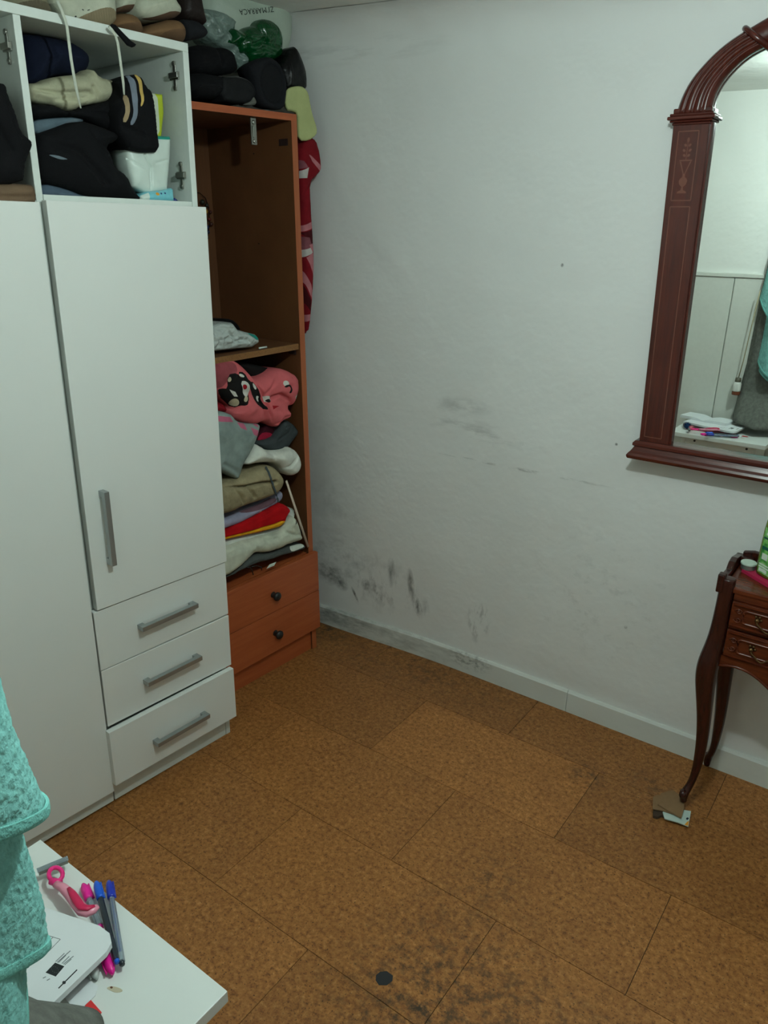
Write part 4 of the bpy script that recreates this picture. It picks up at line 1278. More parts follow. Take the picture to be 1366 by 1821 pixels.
soft('insole', FO, -0.022, K('D3', (972, 640), (985, 550), (1010, 522), (1090, 505), (1150, 515), (1195, 570), (1215, 680), (1240, 800), (1282, 920), (1276, 985), (1200, 1040), (1108, 1040), (1096, 900), (1096, 772), (1040, 748), (985, 735)), M_CREAM,
     'cream foam insole wedged between the brown wardrobe and the wall', 'insole', depth=.010, bulge=.004, r=.008, wr=.001)
REDP = cl('red_plaid', 118, 16, 26); REDK = cl('dark_red_plaid', 66, 10, 16); PINKP = cl('pink_plaid', 176, 110, 116); WHP = cl('white_plaid', 186, 180, 176); GRP = cl('mauve_plaid', 122, 70, 78)
soft('plaid_blanket', FO, -0.05, K('K3', (808, 300), (900, 330), (935, 380), (962, 545), (940, 595), (878, 650), (884, 800), (897, 1000), (907, 1200), (897, 1450), (872, 1690), (856, 1725), (850, 1600), (834, 1200), (818, 800)), [REDP, REDK, PINKP, WHP, GRP],
     'red plaid blanket stuffed into the gap between wardrobe and wall', 'blanket', depth=.20, bulge=.018, r=.02, step=.0045, shrink=.98,
     regions=[(K('K3', (790, 480), (825, 500), (850, 545), (800, 560)), 4), (K('K3', (795, 580), (855, 545), (845, 620), (800, 622)), 3), (K('K3', (850, 450), (880, 470), (962, 555), (945, 585), (890, 520)), 2), (K('K3', (815, 960), (895, 920), (900, 965), (820, 1000)), 2),
              (K('K3', (822, 1005), (900, 975), (902, 1085), (870, 1100)), 1), (K('K3', (820, 1030), (860, 1040), (885, 1105), (825, 1130)), 4), (K('K3', (822, 1130), (880, 1105), (885, 1145), (830, 1180)), 3), (K('K3', (845, 1180), (885, 1140), (906, 1280), (900, 1330)), 2),
              (K('K3', (828, 1250), (885, 1420), (884, 1500), (832, 1330)), 2), (K('K3', (830, 1340), (870, 1480), (868, 1560), (838, 1480)), 1), (K('K3', (838, 1590), (872, 1575), (870, 1620), (842, 1640)), 2), (K('K3', (860, 1090), (905, 1075), (905, 1120), (880, 1140)), 2)],
     creases=[(K('K3', (940, 595), (870, 660), (830, 760)), .005, .008)])

# ------------------------------------------------------------------ inside the brown wardrobe
OC = (-0.41, -0.026)
M_SILV = NT('white_silver_film')
nz = M_SILV.noise(M_SILV.coord('Object'), 45, 4, .6, .8)
M_SILV = M_SILV.done(S(186, 194, 190), 0.22, M_SILV.bump(nz, .6, .012), spec=.6)
soft('wipes_packet', FO, -0.04, K('K3', (120, 1660), (200, 1662), (262, 1638), (335, 1640), (372, 1688), (430, 1705), (500, 1722), (520, 1748), (516, 1785), (470, 1815), (120, 1850)), [M_SILV, M_TEALP],
     'crumpled white and silver wipes packet with a teal corner on the shelf', 'packet', depth=.12, bulge=.022, r=.025, wr=.009, wscale=42, step=.003, rnd=0,
     regions=[(K('K3', (432, 1708), (480, 1720), (520, 1745), (512, 1756), (478, 1757)), 1)], creases=[(K('K3', (300, 1710), (340, 1770), (420, 1760)), .004, .010), (K('K3', (200, 1680), (340, 1672)), .004, .006)])
soft('dark_pouch', FO, -0.17, K('K3', (240, 1650), (262, 1612), (330, 1615), (375, 1650), (400, 1700), (300, 1700)), BLACK, 'small dark pouch behind the wipes packet on the shelf', 'pouch', depth=.06, bulge=.01)
p0, p1 = on_frame(*K('K3', (515, 1790))[0], FO, -.02), on_frame(*K('K3', (570, 1797))[0], FO, -.02)
p0.z = p1.z = 1.1345
put(MB().tube([p0, p1], .003, 8), 'white_stick', M_PACK, FO, 'short white plastic stick beside the wipes packet', 'stick')
# string of little charms on the back panel
ch = empty('charm_string', FO @ Matrix.Translation((-OD + .012, 0, 1.40)), 'string of small colourful charms hanging inside the brown wardrobe', 'ornament')
def chp(c, x, y, dx=0.0):
    q = on_frame(*K(c, (x, y))[0], FO, -OD + .012 + dx)
    return Vector((dx, q.y, q.z - 1.40))
MB().tube([chp('K3', *p_) for p_ in ((60, 720), (100, 725), (140, 760), (165, 830), (165, 880), (172, 940), (160, 1000), (155, 1050))], .0012, 6).build('cord', BLACK, ch)
for (x, y, r_, col) in ((120, 790, .009, S(40, 44, 26)), (150, 812, .007, S(34, 34, 22)), (142, 855, .008, S(196, 150, 60)), (176, 860, .006, S(70, 24, 14)), (168, 910, .006, S(110, 30, 22)), (182, 945, .007, S(66, 28, 16)), (150, 965, .008, S(44, 52, 90)), (158, 1000, .007, S(40, 44, 70)), (158, 1040, .004, S(60, 44, 26))):
    c = chp('K3', x, y, .004)
    bm_ = MB()
    bm_.lathe([(.0004, r_), (r_ * .7, r_ * .7), (r_, 0), (r_ * .75, -r_ * .6), (.0004, -r_)], 9, Matrix.Translation(c))
    bm_.build('charm', plain('charm_%d' % y, col, .5), ch, smooth=True)

PINK = cl('pink_pyjama', 206, 100, 104, var=.08)
PINKD = cl('dusky_pink_pyjama', 150, 72, 78)
INK = cl('black_print', 24, 22, 22)
CRM = cl('cream_print', 196, 186, 158)
WHT = cl('white_print_cloth', 206, 204, 196)
RDP = cl('red_print', 160, 24, 34)
def sp(c, *a):      # spot in crop coordinates
    s = CROPS[c][2]
    return disc(*K(c, (a[0], a[1]))[0], a[2] / s, (a[3] if len(a) > 3 else a[2]) / s, 9, a[4] if len(a) > 4 else 0)
soft('dark_printed_shirt', FO, -0.06, K('D4', (330, 90), (600, 130), (760, 175), (890, 190), (860, 300), (700, 330), (560, 300)), [INK, WHT],
     'black garment with white print behind the pink pyjamas', 'clothing', depth=.12, bulge=.015, r=.02, clampy=OC,
     regions=[(sp('D4', 715, 255, 48, 26, -.4), 1), (sp('D4', 610, 300, 36, 20, .3), 1), (sp('D4', 790, 215, 24, 14), 1)])
soft('pyjamas', FO, -0.025, K('D4', (60, 110), (220, 75), (330, 65), (430, 130), (530, 230), (610, 335), (760, 285), (900, 192), (1010, 195), (1165, 285), (1174, 420), (1140, 580), (1085, 672), (1020, 665), (1092, 765), (1060, 822), (940, 872), (892, 955), (800, 880), (700, 862), (620, 915), (440, 878), (330, 825), (298, 745), (340, 690), (250, 600), (60, 440)), [PINK, PINKD, INK, CRM, WHT, RDP],
     'crumpled pink pyjamas with a black, white and red print', 'pyjamas', depth=.14, bulge=.04, r=.04, clampy=OC, step=.0032, wr=.007,
     regions=[(K('D4', (60, 130), (220, 90), (330, 100), (330, 220), (200, 330), (120, 440), (60, 430)), 1),
              (K('D4', (180, 250), (320, 225), (400, 320), (455, 450), (480, 600), (440, 650), (380, 650), (330, 690), (250, 610), (120, 470), (130, 430), (210, 430)), 2),
              (K('D4', (330, 215), (420, 220), (480, 340), (545, 345), (600, 470), (655, 620), (705, 690), (650, 692), (560, 610), (480, 430), (400, 330)), 2),
              (K('D4', (360, 330), (430, 330), (470, 400), (470, 480), (430, 560), (390, 480)), 4), (sp('D4', 405, 405, 26, 36, -.3), 5), (sp('D4', 320, 610, 40, 60, -.5), 3), (sp('D4', 380, 262, 34, 18, .5), 4),
              (K('D4', (225, 440), (300, 470), (330, 530), (290, 530)), 4), (sp('D4', 540, 400, 22, 44, -.4), 4), (sp('D4', 595, 560, 24, 40, -.3), 4), (sp('D4', 430, 560, 30, 40), 3), (sp('D4', 215, 310, 22, 34), 3),
              (sp('D4', 938, 362, 38), 4), (sp('D4', 1112, 540, 32), 4), (K('D4', (905, 400), (960, 375), (1000, 380), (1025, 430), (1000, 490), (970, 480), (1000, 430), (980, 395), (930, 415)), 2),
              (sp('D4', 720, 565, 52, 44), 4), (sp('D4', 735, 585, 26, 24), 2), (K('D4', (775, 645), (860, 650), (790, 695)), 5), (sp('D4', 660, 660, 40, 20, .5), 2)],
     creases=[(K('D4', (600, 400), (690, 560), (740, 720), (820, 880)), .004, .014), (K('D4', (540, 240), (620, 500), (700, 700)), .004, -.006), (K('D4', (780, 550), (880, 500), (1000, 565), (1060, 660)), .005, .018), (K('D4', (860, 880), (950, 800), (1080, 770)), .003, .012), (K('D4', (620, 560), (700, 820)), .004, .010), (K('D4', (1020, 200), (1050, 300)), .004, .006), (K('D4', (700, 500), (800, 380), (880, 220)), .006, .008), (K('D4', (330, 700), (480, 600)), .006, .006)])
soft('red_blouse', FO, -0.04, K('D4', (60, 600), (150, 610), (220, 650), (270, 745), (60, 745)), cl('dark_red_cotton', 128, 20, 30), 'dark red blouse peeking out above the grey sweatshirt', 'clothing', depth=.12, bulge=.015, r=.02, clampy=OC)
GREYS = cl('pale_grey_marl', 138, 152, 148, scale=700)
PKB = cl('dusty_pink_letters', 190, 100, 126)
soft('sweatshirt', FO, -0.005, K('D4', (40, 735), (300, 752), (380, 862), (520, 895), (675, 892), (672, 940), (640, 1070), (560, 1250), (462, 1400), (410, 1590), (370, 1600), (320, 1560), (40, 1430)), [GREYS, PKB],
     'pale grey sweatshirt with dusty pink lettering blocks hanging forward', 'sweatshirt', depth=.10, bulge=.022, r=.03, clampy=OC, step=.004,
     regions=[(K('D4', (40, 775), (270, 800), (302, 862), (40, 850)), 1), (K('D4', (365, 868), (465, 888), (470, 968), (395, 935)), 1), (K('D4', (528, 932), (622, 968), (638, 1055), (558, 1022)), 1), (K('D4', (590, 896), (640, 896), (632, 935), (600, 915)), 1)],
     creases=[(K('D4', (190, 1400), (330, 1480), (400, 1560)), .008, .006)])
soft('crimson_top', FO, -0.05, K('D4', (620, 1140), (640, 1040), (700, 960), (760, 880), (900, 960), (860, 1080), (700, 1125)), [cl('maroon', 60, 14, 26), cl('crimson', 150, 26, 52)],
     'crimson top in the dark gap under the pink pyjamas', 'clothing', depth=.1, bulge=.012, r=.02, clampy=OC, regions=[(K('D4', (630, 1130), (645, 1050), (700, 990), (790, 1000), (835, 1060), (700, 1122)), 1)])
DENIM = cl('charcoal_denim', 58, 64, 66, scale=600)
soft('jeans', FO, -0.035, K('D4', (600, 1130), (820, 1085), (890, 980), (960, 850), (1030, 845), (1110, 905), (1170, 1000), (1070, 1130), (1010, 1222), (850, 1240), (720, 1215)), DENIM,
     'charcoal denim jeans folded above the white fleece', 'jeans', depth=.14, bulge=.02, r=.02, clampy=OC, creases=[(K('D4', (1070, 890), (1010, 1000), (880, 1090)), .003, .006), (K('D4', (980, 930), (1060, 900)), .003, .005)])
WFL = cl('white_fleece', 214, 216, 206, scale=420, amp=.6)
soft('white_fleece_robe', FO, -0.018, K('D4', (470, 1400), (560, 1265), (620, 1150), (700, 1180), (780, 1248), (900, 1245), (1000, 1225), (1040, 1185), (1135, 1222), (1192, 1330), (1198, 1430), (1155, 1525), (1080, 1570), (1000, 1532), (920, 1425), (830, 1388), (650, 1395), (510, 1430)), [WFL, cl('peach_hem', 212, 160, 136)],
     'soft white fleece with a peach hem folded in the brown wardrobe', 'clothing', depth=.14, bulge=.04, r=.035, clampy=OC,
     regions=[(K('D4', (1060, 1562), (1110, 1510), (1165, 1490), (1165, 1540), (1090, 1580)), 1)], creases=[(K('D4', (1130, 1280), (1020, 1420), (960, 1450)), .005, .012), (K('D4', (790, 1250), (840, 1340)), .006, .008)])
SHER = cl('beige_sherpa', 150, 138, 108, scale=190, amp=1.0, bscale=40)
rb = soft('sherpa_robe', FO, -0.010, K('D5', (-60, 470), (60, 455), (250, 380), (400, 290), (600, 212), (720, 218), (800, 298), (852, 380), (832, 480), (775, 565), (700, 602), (560, 662), (300, 745), (180, 815), (-60, 870)), SHER,
          'thick beige sherpa robe folded and tied with a grey ribbon', 'robe', depth=.16, bulge=.035, r=.04, clampy=OC, wr=.003,
          creases=[(K('D5', (-40, 500), (150, 480), (300, 470), (500, 420), (690, 402)), .004, .026), (K('D5', (335, 490), (380, 540), (430, 610)), .004, .014), (K('D5', (195, 520), (250, 590), (285, 680)), .004, .014), (K('D5', (640, 440), (690, 540)), .005, .008)])
bpy.context.view_layer.update()
def on_part(thing, F, x0, name, px, mat, w_=0.004, lift=.002):
    """a thin ribbon laid over the front of a soft thing"""
    I_ = thing.matrix_world.inverted() @ F
    bv = BVHTree.FromPolygons([v.co for v in thing.data.vertices], [p_.vertices for p_ in thing.data.polygons])
    pts = []
    for k in range(len(px) - 1):
        for j in range(6):
            s = j / 6
            a = Vector(px[k]) * (1 - s) + Vector(px[k + 1]) * s
            q = on_frame(a[0], a[1], F, x0)
            for _ in range(2):
                l_ = I_ @ q
                h_ = bv.ray_cast(Vector((1, l_.y, l_.z)), Vector((-1, 0, 0)))
                if h_[0] is not None:
                    q = on_frame(a[0], a[1], F, (I_.inverted() @ h_[0]).x + lift)
            pts.append(I_ @ q)
    return MB().tube(pts, w_, 8, flat=.4, up=Vector((1, 0, 0))).build(name, mat, thing, smooth=True)
on_part(rb, FO, .02, 'ribbon', K('D5', (600, 222), (640, 290), (680, 400), (720, 520), (750, 610), (768, 690)), cl('grey_ribbon', 74, 84, 88))
LAV = cl('lavender_cotton', 150, 150, 172)
soft('lavender_shirt', FO, -0.022, K('D5', (-60, 910), (90, 880), (300, 800), (500, 720), (700, 620), (790, 535), (832, 560), (826, 620), (790, 680), (640, 760), (420, 880), (250, 965), (-60, 1070)), [LAV, cl('mauve_cotton', 110, 82, 92), WHT],
     'lavender shirt folded between the sherpa robe and the red cloth', 'shirt', depth=.16, bulge=.015, r=.02, clampy=OC,
     regions=[(K('D5', (250, 800), (500, 712), (700, 615), (740, 640), (640, 720), (480, 780), (300, 820)), 1), (sp('D5', 520, 800, 14, 26, .4), 2), (K('D5', (710, 735), (790, 705), (780, 722), (730, 745)), 2)])
YEL = cl('yellow_cotton', 226, 160, 28); GRN = cl('green_cotton', 16, 104, 54); RED = cl('red_cotton', 176, 8, 16)
soft('tricolour_cloth', FO, -0.006, K('D5', (-60, 1100), (100, 1062), (330, 942), (560, 832), (790, 702), (830, 700), (905, 742), (932, 790), (880, 860), (860, 930), (840, 960), (790, 1000), (740, 1022), (560, 1068), (300, 1120), (-60, 1200)), [RED, YEL, GRN],
     'folded red cloth with a yellow and a green edge', 'cloth', depth=.16, bulge=.018, r=.02, clampy=OC, step=.0035, wr=.0015,
     regions=[(K('D5', (-60, 1165), (105, 1122), (400, 1045), (700, 955), (815, 905), (850, 935), (800, 985), (540, 1045), (300, 1112), (-60, 1200)), 1), (K('D5', (520, 1066), (620, 1030), (792, 985), (745, 1022), (560, 1070)), 2)],
     creases=[(K('D5', (-60, 1165), (105, 1122), (400, 1045), (700, 955), (815, 905)), .002, .006)])
CRMW = cl('cream_cotton', 200, 204, 186)
CRMW2 = cl('white_cotton', 210, 216, 206)
soft('white_shirt', FO, -0.020, K('D5', (-60, 1190), (300, 1110), (560, 1066), (740, 1022), (860, 930), (920, 830), (935, 770), (970, 760), (985, 830), (940, 1000), (880, 1090), (560, 1140), (420, 1180), (110, 1290), (-60, 1300)), CRMW2,
     'white shirt folded under the red cloth', 'shirt', depth=.15, bulge=.014, r=.015, clampy=OC, creases=[(K('D5', (700, 1085), (830, 1030), (940, 860)), .002, .006)])
soft('cream_trousers', FO, -0.004, K('D5', (-60, 1290), (110, 1262), (300, 1195), (470, 1155), (530, 1130), (700, 1095), (820, 1050), (900, 940), (955, 852), (1010, 895), (1050, 1000), (1075, 1100), (1100, 1165), (900, 1232), (760, 1300), (600, 1345), (465, 1332), (400, 1400), (250, 1540), (100, 1640), (-60, 1680)), [CRMW, INK],
     'cream cotton trousers folded at the bottom of the wardrobe pile', 'trousers', depth=.16, bulge=.026, r=.03, clampy=OC, wr=.003,
     regions=[(K('D5', (955, 960), (990, 905), (1010, 925), (975, 950)), 1)],
     creases=[(K('D5', (100, 1290), (300, 1205), (500, 1160), (600, 1160), (750, 1140)), .003, .012), (K('D5', (440, 1210), (480, 1290), (460, 1340)), .004, .010), (K('D5', (720, 1085), (860, 1062), (1000, 1110)), .003, .012), (K('D5', (940, 1000), (1000, 1090), (1070, 1110)), .003, .008), (K('D5', (110, 1340), (260, 1270)), .003, .006), (K('D5', (540, 1140), (560, 1180)), .004, -.008)])
soft('grey_trousers', FO, 0.000, K('D5', (-60, 1720), (110, 1655), (330, 1465), (480, 1350), (620, 1350), (760, 1310), (1000, 1232), (1090, 1218), (1135, 1262), (1060, 1310), (800, 1378), (640, 1440), (560, 1450), (350, 1535), (130, 1650), (-60, 1740)), [cl('dark_grey_wool', 76, 80, 78), CRMW2],
     'dark grey trousers squashed flat on the drawer top', 'trousers', depth=.15, bulge=.012, r=.014, clampy=OC, wr=.002,
     regions=[(K('D5', (902, 1275), (950, 1240), (1060, 1212), (1105, 1240), (1020, 1280), (925, 1318)), 1)], creases=[(K('D5', (480, 1360), (800, 1310)), .003, .006)])
a, b = on_frame(*K('D5', (868, 400))[0], FO, .012), on_frame(*K('D5', (1150, 1255))[0], FO, .008)
put(MB().tube([a, a * .5 + b * .5, b], [.0042, .0050, .0050], 8, flat=.6, up=Vector((1, 0, 0))), 'white_batten', plain('off_white_slat', S(206, 190, 172), .5), FO, 'slim off-white wooden batten leaning against the clothes pile', 'batten')
soft('white_tag', FO, 0.019, K('D5', (608, 1545), (650, 1485), (740, 1450), (712, 1500)), M_PACK, 'small white paper tag hanging over the upper brown drawer', 'tag', depth=.0008, bulge=0, wr=0, rnd=0)
put(MB().tube([on_frame(*p_, FO, .021) for p_ in K('D5', (360, 1520), (400, 1520), (425, 1560), (440, 1618))], .0018, 6), 'black_drawstring', M_BLACKP, FO, 'thin black drawstring end hanging over the brown drawer', 'drawstring')
put(MB().tube([on_frame(*p_, FO, .021) for p_ in K('D5', (420, 1512), (490, 1500), (545, 1520), (552, 1562))], .0016, 6), 'black_drawstring', M_BLACKP, FO, 'looped black drawstring beside the white tag on the drawer', 'drawstring')
# ------------------------------------------------------------------ nightstand by the doorway and what lies on it
NZ = 0.592
M_NS = plain('white_nightstand_laminate', S(226, 230, 226), 0.35, nscale=10, var=.02)
NX0, NX1, NY0, NY1 = -0.978, -0.556, 0.135, 0.438
ns = empty('nightstand', Matrix.Translation(((NX0 + NX1) / 2, (NY0 + NY1) / 2, 0)), 'low white laminate nightstand covered with papers and pens', 'nightstand')
NI = Matrix.Translation((-(NX0 + NX1) / 2, -(NY0 + NY1) / 2, 0))
def npart(mb, name, mat, parent=None, **kw):
    mb.v = [tuple(NI @ Vector(p_)) for p_ in mb.v]
    return mb.build(name, mat, parent or ns, **kw)
tp = npart(MB().box(NX0, NX1, NY0, NY1, NZ - .019, NZ), 'top_panel', M_NS, bevel=.001)
npart(MB().box(NX0 + .045, NX0 + .061, NY0 + .01, NY1 - .05, 0, NZ - .019), 'side_panel', M_NS, bevel=.001)
npart(MB().box(NX1 - .061, NX1 - .045, NY0 + .01, NY1 - .05, 0, NZ - .019), 'side_panel', M_NS, bevel=.001)
npart(MB().box(NX0 + .061, NX1 - .061, NY0 + .01, NY0 + .018, .06, NZ - .019), 'back_panel', M_NS)
apn = npart(MB().box(NX0 + .061, NX1 - .061, NY1 - .068, NY1 - .052, NZ - .075, NZ - .019), 'apron', M_NS, bevel=.001)
npart(MB().box(NX0 + .061, NX1 - .061, NY0 + .02, NY1 - .06, .10, .116), 'shelf', M_NS)
for x in (NX0 + .105, NX1 - .085):
    npart(MB().lathe([(.0005, .001), (.0055, .001), (.0055, 0)], 12, Matrix.Translation((x, NY1 - .052, NZ - .040)) @ Matrix.Rotation(-math.pi / 2, 4, 'X')), 'screw_hole', M_BLACKP, apn)
bpy.context.view_layer.update()
ntop = tp
def tz(c, x, y, z): return on_z(*K(c, (x, y))[0], z)
def thin(px, z, h, name, mat, parent):
    c = parent.matrix_world.translation
    P_ = [on_z(a, b, z) - c for a, b in px]
    return MB().prism([(p_.x, p_.y) for p_ in P_], lambda a, b: (a, b, z - c.z), lambda a, b: (a, b, z - c.z + h)).build(name, mat, parent)
thin(smooth_loop(K('B5', (950, 1500), (1000, 1480), (1080, 1500), (1110, 1530), (1040, 1545), (985, 1520)), 2), NZ, .0003, 'stain', plain('tea_stain', S(196, 186, 160), .5), tp)
thin(smooth_loop(K('B5', (985, 1490), (1005, 1482), (1015, 1498), (995, 1506)), 1), NZ + .0003, .0003, 'stain', plain('brown_stain', S(96, 58, 34), .5), tp)
# papers
M_PAPER = plain('white_paper', S(226, 230, 232), 0.8, nscale=20, var=.03)
M_PSIDE = plain('paper_sheaf_edge', S(206, 212, 214), 0.85, nscale=200, var=.1)
M_INKG = plain('grey_print', S(120, 126, 130), 0.8)
M_INKK = plain('black_ink', S(26, 32, 34), 0.8)
nb = MB().box(-.93, -.72, .20, .345, NZ + .0004, NZ + .010)
put(nb, 'notebook', plain('red_notebook_cover', S(150, 26, 40), .5), Matrix(), 'closed red notebook at the bottom of the paper stack', 'notebook', smooth=False)
nb = MB().box(-.95, -.715, .19, .335, NZ + .0104, NZ + .021)
put(nb, 'notebook', plain('grey_notebook_cover', S(120, 112, 110), .6), Matrix(), 'grey notebook in the middle of the paper stack', 'notebook', smooth=False)
ZS = NZ + .030
poly = [(-.955, .315), (-.856, .350), (-.743, .386), (-.722, .387), (-.708, .380), (-.702, .368), (-.690, .25), (-.92, .20)]
mb = MB().prism(poly, lambda a, b: (a, b, ZS - .0085), lambda a, b: (a, b, ZS))
sheaf = put(mb, 'paper_sheaf', M_PAPER, Matrix(), 'thick sheaf of white printed papers on the nightstand', 'papers', smooth=False)
bpy.context.view_layer.update()
thin(K('B5', (410, 1360), (495, 1272), (577, 1305), (500, 1396)), ZS, .0003, 'printed_flag', M_INKK, sheaf)
for k in range(12):
    an = 2 * math.pi * k / 12
    thin([(a, b) for a, b in disc(*K('B5', (493 + 30 * math.cos(an) + 12 * math.sin(an), 1334 + 28 * math.sin(an)))[0], .45, .45, 5)], ZS + .0003, .0002, 'printed_star', M_INKG, sheaf)
def stroke(c, a, b, w_, mat, name='printed_line'):
    a, b = Vector(a), Vector(b)
    d = (b - a).normalized()
    n__ = Vector((-d.y, d.x)) * w_ / 2
    thin(K(c, tuple(a - n__), tuple(b - n__), tuple(b + n__), tuple(a + n__)), ZS, .0003, name, mat, sheaf)
for a, b in (((500, 1262), (578, 1188)), ((512, 1270), (632, 1165)), ((524, 1272), (592, 1205)), ((556, 1280), (622, 1215)), ((568, 1286), (660, 1213)), ((580, 1292), (640, 1240)), ((385, 1412), (412, 1398)), ((420, 1432), (448, 1416))):
    stroke('B5', a, b, 6, M_INKG)
stroke('B5', (525, 1502), (692, 1335), 9, M_INKK)
thin(disc(*K('B5', (575, 1450))[0], 3.4, 3.0, 7), ZS + .0002, .0002, 'printed_emblem', M_INKK, sheaf)
for a, b in (((400, 1018), (542, 1062)), ((542, 1062), (435, 1172)), ((478, 1042), (420, 1100))):
    stroke('B5', a, b, 4, M_INKG)
bk = empty('booklet', Matrix.Translation((-.868, .222, ZS + .0006)) @ Matrix.Rotation(R(12), 4, 'Z'), 'open white booklet lying on top of the paper sheaf by the wall', 'booklet')
for sg in (-1, 1):
    prof_ = [(sg * x_, .004 + .010 * math.sin(min(1, x_ / .07) * math.pi * .62)) for x_ in (0, .02, .04, .06, .08, .10, .115)]
    MB().prism(prof_ + [(sg * .115, 0), (0, 0)], lambda a, b: (a, -.05, b), lambda a, b: (a, .05, b)).build('page_block', M_PAPER, bk)
# second sheet, red card
slab(K('B5', (560, 1560), (750, 1392), (880, 1480), (855, 1565), (770, 1645), (690, 1720)), NZ + .0004, NZ + .0016, 'paper_slip', M_PAPER, 'small loose white paper slip next to the stain', 'paper')
slab(K('B5', (740, 1690), (775, 1642), (815, 1605), (912, 1715), (880, 1760)), NZ + .0018, NZ + .0030, 'red_card', plain('bright_red_card', S(214, 44, 44), .5), 'bright red card partly under the grey jacket', 'card')
# pens
M_CLEARP = NT('clear_pen_plastic')
M_CLEARP.b.inputs['Transmission Weight'].default_value = 0.7
M_CLEARP = M_CLEARP.done(S(190, 205, 215), 0.12)
M_CAPB = plain('bright_blue_cap', S(20, 90, 205), .3)
M_CAPN = plain('royal_blue_cap', S(26, 50, 170), .3)
M_BARK = plain('dark_pen_barrel', S(44, 50, 58), .25)
M_MAG = plain('magenta_cap', S(236, 20, 150), .35)
def pen(a, b, name, label, capm, barm, inkm, r_=.0042, cat='pen', tip=True, group=None):
    """a = cap end, b = writing/tail end (world points)"""
    d = (b - a).normalized()
    L = (b - a).length
    og = Vector((a.x, a.y, min(a.z, b.z) - r_))
    e = empty(name, Matrix.Translation(og), label, cat, group)
    q = lambda s: a + d * s - og
    MB().tube([q(0), q(.004), q(.010), q(.030), q(.033)], [.0022, .0040, r_ * 1.25, r_ * 1.3, r_ * 1.2], 12).build('cap', capm, e, smooth=True)
    sd = d.cross(Vector((0, 0, 1))).normalized() * (-r_ * 1.3)
    MB().tube([q(.004) + sd, q(.034) + sd], .0012, 6).build('clip', capm, e, smooth=True)
    MB().tube([q(.030), q(L - .004)], r_, 6).build('barrel', barm, e)
    MB().tube([q(L - .006), q(L)], [r_ * .9, r_ * .8], 8).build('end_plug', capm if inkm is None else M_BARK, e, smooth=True)
    if inkm: MB().tube([q(.032), q(L - .02)], .0014, 6).build('ink_tube', inkm, e, smooth=True)
    return e
pz = NZ + .0175
pen(tz('B5', 862, 545, pz), tz('B5', 1052, 1272, NZ + .014), 'ballpoint_pen', 'dark barrelled ballpoint pen with bright blue cap beside the papers', M_CAPB, M_BARK, None)
pen(tz('B5', 975, 538, NZ + .013), tz('B5', 1098, 1292, NZ + .0115), 'ballpoint_pen', 'clear ballpoint pen with royal blue cap nearest the nightstand edge', M_CAPN, M_CLEARP, M_CAPN)
pen(tz('B5', 745, 566, NZ + .006), tz('B5', 905, 965, NZ + .006), 'highlighter', 'clear pen with magenta cap lying under the pink razor', M_MAG, M_CLEARP, None, .0050)
pen(tz('B5', 1012, 1372, NZ + .0065), tz('B5', 870, 1010, NZ + .0065), 'highlighter', 'magenta capped pen whose cap pokes out below the dark pen', M_MAG, M_CLEARP, None, .0052)
pen(tz('B5', 872, 1412, NZ + .0058), tz('B5', 760, 1180, NZ + .0058), 'clear_pen', 'clear capped pen mostly hidden under the paper sheaf', plain('clear_grey_cap', S(184, 190, 186), .15), M_CLEARP, None, .0052)
# razor
rz0 = tz('B5', 500, 470, NZ + .03)
rz = empty('razor', Matrix.Translation((rz0.x, rz0.y, NZ)), 'pink disposable razor with a clear head guard on the nightstand', 'razor')
RI = Vector((rz0.x, rz0.y, NZ))
M_PKL = plain('pale_pink_plastic', S(234, 150, 172), .3)
M_PKD = plain('raspberry_rubber', S(206, 20, 80), .45)
M_PKH = plain('hot_pink_plastic', S(240, 40, 130), .3)
hp = [tz('B5', *p_) - RI for p_ in ((500, 565, NZ + .020), (560, 595, NZ + .021), (630, 660, NZ + .024), (690, 740, NZ + .027), (740, 800, NZ + .029), (790, 815, NZ + .030), (840, 795, NZ + .030), (878, 765, NZ + .030))]
MB().tube(hp, [.0055, .0065, .0080, .0085, .0085, .0078, .0065, .004], 12, flat=.75).build('handle', M_PKL, rz, smooth=True)
gp = [tz('B5', *p_) - RI for p_ in ((615, 600, NZ + .0295), (650, 650, NZ + .0315), (690, 715, NZ + .0345), (730, 770, NZ + .036), (790, 780, NZ + .0365), (850, 760, NZ + .0345))]
MB().tube(gp, [.0025, .0048, .0058, .0055, .0045, .0022], 10, flat=.5).build('grip', M_PKD, rz, smooth=True)
ring = []
for k in range(21):
    an = 2 * math.pi * k / 20
    ring.append(tz('B5', 500 + 62 * math.cos(an), 480 + 62 * math.sin(an), NZ + .019) - RI)
MB().tube(ring, .0032, 8, cap=False).build('neck_ring', M_PKH, rz, smooth=True)
MB().tube([tz('B5', 455, 540, NZ + .0175) - RI, tz('B5', 540, 560, NZ + .0185) - RI], [.005, .006], 8).build('neck', M_PKH, rz, smooth=True)
a, b = tz('B5', 345, 462, NZ + .014) - RI, tz('B5', 605, 355, NZ + .014) - RI
MB().tube([a, b], .0055, 6, flat=.7).build('head', M_STEEL, rz)
MB().tube([a - (b - a) * .03 + Vector((0, 0, .004)), b + (b - a) * .03 + Vector((0, 0, .004))], .0048, 6, flat=.6).build('guard', M_CLEARP, rz)
